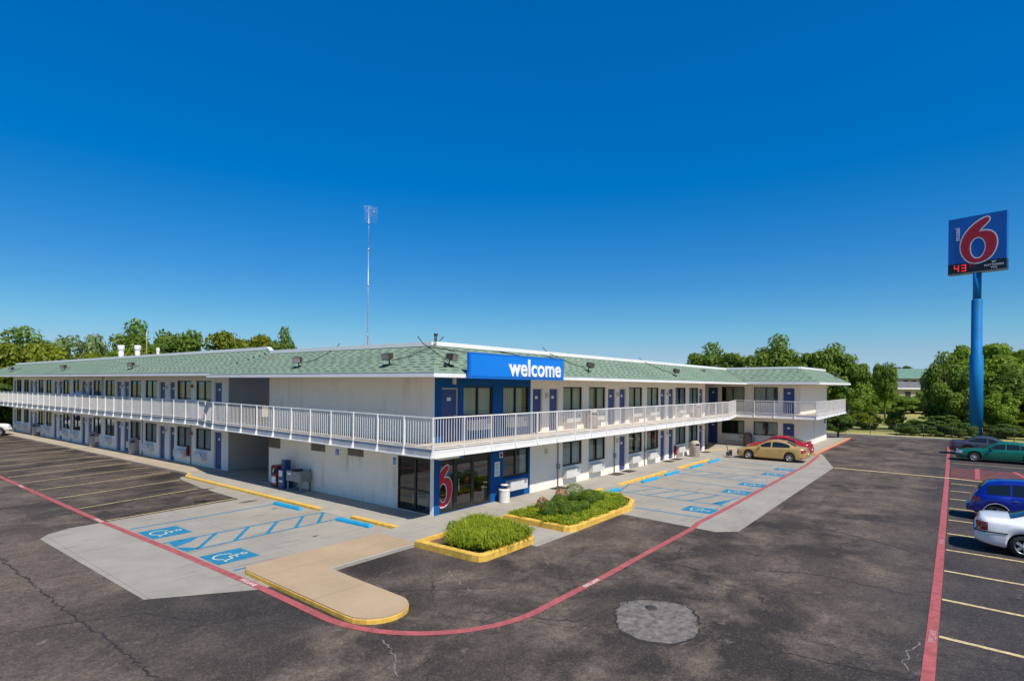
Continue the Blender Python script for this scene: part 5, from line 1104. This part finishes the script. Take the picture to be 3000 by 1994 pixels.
# pickup (its nose just enters at the far left)
truck=dict(sedan,paint='truck_white',L=5.4,H=1.78,r=.39,roofw=.70,cat='truck',top=[(0,.62),(.04,1.02),(.2,1.08),(1.2,1.16),(1.35,1.2),(1.95,1.72),(2.3,1.78),(3.0,1.78),(3.25,1.72),(3.4,1.2),(3.5,1.16),(5.3,1.16),(5.36,1.1),(5.4,.6)],belt=[(0,.6),(.05,.98),(1.2,1.08),(3.4,1.12),(5.3,1.12),(5.4,.58)],w=[(0,.86),(.1,.92),(1,.94),(5.2,.94),(5.4,.88)],sill=[(0,.56),(.3,.5),(5.4,.5)],wheels=(.95,4.25),ws=(1.36,1.95),rwin=(3.2,3.4),swin=[(1.6,2.3),(2.36,3.1)],doors=[(1.4,2.35),(2.38,3.3)],head=(.04,.25,.78,.98),tail=(5.2,5.38,.78,1.02),mirror=(1.8,1.15),spokes=6,wide=.2)
tk=car('pickup_truck','white pickup nosing in at the far left walk',(-2.2,53.35,Zp+.005),R(180),truck)
MB().box(-.12,-.92,.42,.05,.92,.62).build('bumper','chrome',tk)

# ------------------------------------------------------------------ trees
def crown_mesh(name,mat,seed,n_clump=46,leaf=230,rx=1.,rz=1.,ls=.055,flat_=.0,spread=1.0):
    rg=np.random.default_rng(seed); V=[];C=[]
    cl=[]
    for k in range(n_clump):
        d_=rg.normal(size=3); d_/=np.linalg.norm(d_); rr=rg.uniform(.35,1.0)**.6
        c_=d_*rr*np.array([rx,rx,rz])*.80; 
        if c_[2]<-.62*rz: c_[2]*=.6
        cl.append((c_,rg.uniform(.15,.30)*spread))
    P=[];Nn=[]
    for c_,r_ in cl:
        d_=rg.normal(size=(leaf,3)); d_/=np.linalg.norm(d_,axis=1)[:,None]; rr=r_*rg.uniform(.55,1.1,size=(leaf,1))
        P.append(c_+d_*rr*np.array([1.15,1.15,.8])); Nn.append(d_+rg.normal(size=(leaf,3))*.55+np.array([0,0,.35]))
    P=np.concatenate(P);Nn=np.concatenate(Nn); Nn/=np.linalg.norm(Nn,axis=1)[:,None]
    A=np.cross(Nn,rg.normal(size=Nn.shape)); A/=np.linalg.norm(A,axis=1)[:,None]; Bv=np.cross(Nn,A); s=ls*rg.uniform(.6,1.35,size=(len(P),1))
    V=np.stack([P+A*s,P+Bv*s*.6,P-A*s,P-Bv*s*.6],1).reshape(-1,3); F=np.arange(len(V)).reshape(-1,4)
    me=bpy.data.meshes.new(name); me.vertices.add(len(V)); me.vertices.foreach_set('co',V.ravel()); me.loops.add(len(V)); me.loops.foreach_set('vertex_index',F.ravel().astype(np.int32))
    me.polygons.add(len(F)); me.polygons.foreach_set('loop_start',np.arange(0,len(V),4,dtype=np.int32)); me.update(calc_edges=True); me.validate(); me.materials.append(M[mat]); me['cl']=len(cl)
    return me,[c_ for c_,_ in cl]
def trunk_mesh(cl,seed,base=-1.9,rad=.09):
    rg=random.Random(seed); b=MB(); fork=Vector((rg.uniform(-.08,.08),rg.uniform(-.08,.08),-.55))
    b.tube((0,0,base),tuple(fork*.5+Vector((0,0,base))*.5),rad,rad*.8,9); b.tube(tuple(fork*.5+Vector((0,0,base))*.5),tuple(fork),rad*.8,rad*.62,9)
    for c_ in rg.sample(cl,min(14,len(cl))):
        c_=Vector(c_); m=fork.lerp(c_,.5)+Vector((rg.uniform(-.08,.08),rg.uniform(-.08,.08),.05)); b.tube(tuple(fork),tuple(m),rad*.45,rad*.26,6); b.tube(tuple(m),tuple(c_),rad*.26,rad*.08,6)
    return b.mesh('trunk','bark')
CR={}
for k,(mt,sd,kw) in {'mid':('leaf_mid',1,{}),'mid2':('leaf_mid',5,dict(n_clump=40)),'dark':('leaf_dark',2,{}),'pale':('leaf_pale',3,dict(n_clump=34,leaf=150,spread=.95)),'olive':('leaf_olive',4,dict(n_clump=52)),'lime':('leaf_lime',6,dict(n_clump=44))}.items():
    me,cl=crown_mesh('crown',mt,sd,**kw); CR[k]=(me,trunk_mesh(cl,sd))
def tree(kind,x,y,h,r_,label,name='shade_tree',group=None,vs=1.0,cat='tree',rot=None):
    cr,tr=CR[kind]; rzc=min(h*.48,r_*1.5*vs); zc=h-rzc
    if cat=='bush': rzc=h*.58; zc=h*.46
    elif kind!='pale': rzc=h*.45; zc=h*.57; r_*=1.22
    if cat=='bush': r_*=1.1
    t=thing(name,label,cat,(x,y,-.2),random.uniform(0,6.28) if rot is None else rot,group)
    o=meshobj('crown',cr,t,(0,0,zc)); o.scale=(r_,r_,rzc)
    tz=zc/1.9; o=meshobj('trunk',tr,t,(0,0,zc)); o.scale=(r_,r_,max(rzc,tz)); return t
g1='trees behind the left wing'
for kind,x,y,h,r_,lab in [('mid',4.9,85.6,12.1,5.4,'broad green tree at the far left edge behind the wing'),('pale',8.1,75.0,13.1,4.3,'pale airy tree with a bare dark trunk showing'),('mid2',12.8,78.7,11.3,3.2,'rounded tree just right of the pale airy tree'),('mid',14.2,70.5,13.0,3.3,'tall bright tree left of the tallest crown'),('mid2',15.8,61.9,13.4,3.5,'tallest dense green tree behind the left wing'),('olive',21.3,61.3,12.2,3.2,'yellowish round tree right of the tallest crown'),('olive',24.9,60.0,12.1,2.3,'small olive crown before the last bushy tree'),('mid',25.8,55.6,12.3,2.0,'slim bushy tree at the right end of the left row'),('mid2',29.4,57.6,10.7,1.7,'lowest small tree peeping beside the roof kink')]:
    tree(kind,x,y,h,r_,lab,'shade_tree',g1)
for x,y,h,r_,lab in [(1.1,71,9.6,3.6,'yellow green thicket at the far left behind the ridge'),(4.1,68.8,9.8,3.5,'yellow green thicket below the pale tree'),(8.0,65.4,8.7,3.3,'yellow green thicket left of the white roof vents'),(12.0,61.9,9.4,3.7,'yellow green thicket behind the white roof vents'),(16.5,57.7,8.6,3.2,'yellow green thicket right of the white roof vents'),(20.5,55,8.0,3,'low thicket hidden along the left roof ridge')]:
    tree('olive',x,y,h,r_,lab,'tall_bush','thickets behind the left wing',1.0,'bush')
tree('dark',-.6,67.5,5.0,2.6,'dark leafy bush under the balcony at the far left','tall_bush',None,1.0,'bush'); tree('olive',-3.2,70,6.4,3.2,'yellowish bush beyond the far left end of the walk','tall_bush',None,1,'bush'); tree('dark',1.4,65.2,4.2,2.0,'low dark bush against the far left gable','tall_bush',None,1,'bush')
g2='trees behind the end wing'
for kind,x,y,h,r_,lab in [('mid',89.8,20.9,13.0,4.3,'rounded tree leftmost of the row behind the end wing'),('dark',87.3,16.1,11.4,3.3,'darker low crown second from left behind the end wing'),('mid2',87.5,12.4,12.9,3.9,'wide green crown above the valley of the end roof'),('mid',88.5,8.0,13.7,4.1,'tall bright crown above the middle of the end roof'),('mid2',89.4,3.5,13.5,4.1,'tall crown with gaps above the right of the end roof'),('mid',89.2,.5,12.1,3.4,'crown stepping down right of the end roof ridge'),('mid2',88.5,-1.7,10.6,2.8,'last crown of the row sloping to the field'),('mid2',98.1,-5.9,11,1.75,'isolated slim dark tree before the green roof'),('dark',336,6.3,17.2,5.6,'distant flat topped tree left of the far green roof')]:
    tree(kind,x,y,h,r_,lab,'shade_tree',g2 if x<95 else None)
g3='broad leaved trees around the blue pole'
for kind,x,y,h,r_,lab in [('mid',70.6,-14.5,9.4,2.3,'shoulder tree left of the blue pole'),('lime',79.5,-16.2,11.3,2.8,'bright tree just left of the blue pole'),('lime',84.4,-19.3,11.8,4.6,'large sunlit tree right of the blue pole'),('mid2',91.7,-22.1,10.5,3.2,'tree at the right edge behind the blue pole'),('mid',78,-20.8,8.2,3.0,'low tree filling the right edge beneath the large crown'),('lime',66.9,-19.0,5.2,1.6,'young leafy tree touching the right side of the pole')]:
    tree(kind,x,y,h,r_,lab,'shade_tree',g3,1.3)
tree('dark',50.7,-5.9,2.9,1.3,'small multi stem tree at the end wing corner','small_tree',None,1.0)
for k_,x,y,h,r_,lab in [('mid',105.4,1,8.4,5.4,'large rounded mass far beside the end wing gable'),('lime',116.1,-1.3,8.2,4.2,'bright rounded mass across the field right of the gable'),('lime',110.6,-.8,5.3,4.5,'dense bush at the far side of the dry field right of the gable'),('mid2',125.7,-3.9,4.3,5.3,'bright mounded bush below the isolated slim tree'),
  ('mid',134.1,-8.1,3.6,5.5,'broad low bush under the grey roofed house'),('mid2',131.8,-11.7,5.6,4.3,'bush between the far house and the large pole trees'),('lime',151.5,-1.1,4.2,7.2,'wide pale bush line below the green roofed building'),('mid',168.9,-7.1,2.6,7.0,'long low shrub mass in front of the far grey house'),
  ('dark',86,-14.8,5.1,3.6,'dark bush left of the blue pole'),('mid',93.6,-.1,4.4,3.3,'bush beside the end wing upper balcony'),('dark',78,-17.2,4.4,3.2,'dark broad bush directly behind the blue pole'),('mid',79.5,-20.2,5.8,3.6,'large bush right of the pole near the edge'),('olive',76.5,-22,4.4,3.0,'olive bush at the right edge above the dry grass')]:
    tree(k_,x,y,h,r_,lab,'tall_bush','bushes beyond the lot fence',1.2,'bush')
for k_,x,y,h,r_,lab in [('olive',64.7,-3.9,2.2,1.3,'scrubby olive bush at the fence nearest the end wing'),('olive',69,-6.1,2.4,1.9,'scrubby bush at the fence before the yellow field'),('olive',71.5,-9.3,2.3,1.2,'thin olive bush in the dry field by the fence'),('dark',69.2,-12.8,2.0,2.1,'dark low bush midway along the fence'),('dark',68.0,-14.4,2.2,1.9,'dark low bush left of the pole foot'),('dark',70.5,-19.2,2.0,2.0,'dark low bush right of the pole foot'),('olive',68.5,-21.2,2.0,2.0,'olive low bush at the right edge by the kerb'),('dark',62.5,-10.9,1.4,1.4,'low dark scrub behind the middle of the fence'),('dark',63.0,-13.6,1.7,1.6,'low dark scrub left of the pole foot at the fence'),('dark',62.5,-15.6,1.7,1.5,'low dark scrub close to the pole foot'),('dark',64.5,-19.3,1.6,1.6,'low dark scrub behind the dark grey car'),('olive',63.6,-22.3,1.5,1.6,'low olive scrub behind the green car')]:
    tree(k_,x,y,h,r_,lab,'low_bush','scrub along the fence',1.2,'bush')
# ------------------------------------------------------------------ fence and far houses
fn=thing('chain_link_fence','low chain link fence along the far lot edge before dry grass','fence',(59.2,-3,-.2),R(-90)); 
for k in range(14): MB().tube((k*2.4,0,0),(k*2.4,0,1.35),.03).build('fence_post','fence_wire',fn)
g=MB().tube((0,0,1.3),(31.2,0,1.3),.022)
for k in range(156): g.tube((k*.2,0,.05),(k*.2+.6,.0,1.3),.005,.005,3,False).tube((k*.2+.6,.0,.05),(k*.2,0,1.3),.005,.005,3,False)
g.build('wire_mesh','fence_wire',fn)
h=thing('distant_building','tan building with big green roof and brick gable far beyond the field','building',(266,-8.5,-.2),R(38))
MB().box(-11,-22,0,11,22,9.1).build('wall','tan_siding',h); MB().hexa([(-12,-23,9.1),(12,-23,9.1),(12,23,9.1),(-12,23,9.1),(-2,-18,13.1),(2,-18,13.1),(2,17,13.1),(-2,17,13.1)]).build('roof','green_roofing',h)
for k in range(8): MB().box(-11.06,18.5-k*3.0,6.4,-10.98,20.5-k*3.0,8.3).build('window','dark_glass',h)
MB().box(-15,-6,0,-11,8,8.2).hexa([(-15,-6.5,8.2),(-9,-6.5,8.2),(-9,8.5,8.2),(-15,8.5,8.2),(-15,.8,11.2),(-9,.8,11.2),(-9,1.2,11.2),(-15,1.2,11.2)]).build('gable','brick',h)
h=thing('distant_building','second green roofed building left of the slim dark tree','building',(244,17,-.2),R(38)); MB().box(-7,-8,0,7,8,8).build('wall','tan_siding',h); MB().hexa([(-8,-9,8),(8,-9,8),(8,9,8),(-8,9,8),(-2,-4,11.3),(2,-4,11.3),(2,4,11.3),(-2,4,11.3)]).build('roof','green_roofing',h)
h=thing('distant_house','low house with dark grey roof and white eave beyond the bushes','house',(195.5,-8.6,-.2),R(38))
MB().box(-5,-13,0,5,12.4,5.1).build('wall','tan_siding',h); MB().box(-6,-14,5.1,6,13.4,5.45).build('fascia','white_trim',h); MB().hexa([(-6,-14,5.45),(6,-14,5.45),(6,13.4,5.45),(-6,13.4,5.45),(-.6,-13,7.3),(.6,-13,7.3),(.6,11,7.3),(-.6,11,7.3)]).build('roof','grey_roofing',h)
for k in range(7): MB().box(-5.06,9-k*3.2,1.6,-4.98,10.6-k*3.2,4.4).build('window','dark_glass',h)
MB().lathe([(0,0),(.8,0),(.9,.7),(.5,1.3),(0,1.5)],(-1,2,6.8),12).build('roof_vent','white_trim',h)
h=thing('distant_building','brick building with brown roof at the right edge behind trees','building',(232,-36,-.2),R(38)); MB().box(-7,-9,0,7,8,9.2).build('wall','brick',h); MB().hexa([(-8,-10,9.2),(8,-10,9.2),(8,9,9.2),(-8,9,9.2),(-1,-6,13),(1,-6,13),(1,3,13),(-1,3,13)]).build('roof','grey_roofing',h)
bpy.context.view_layer.update()
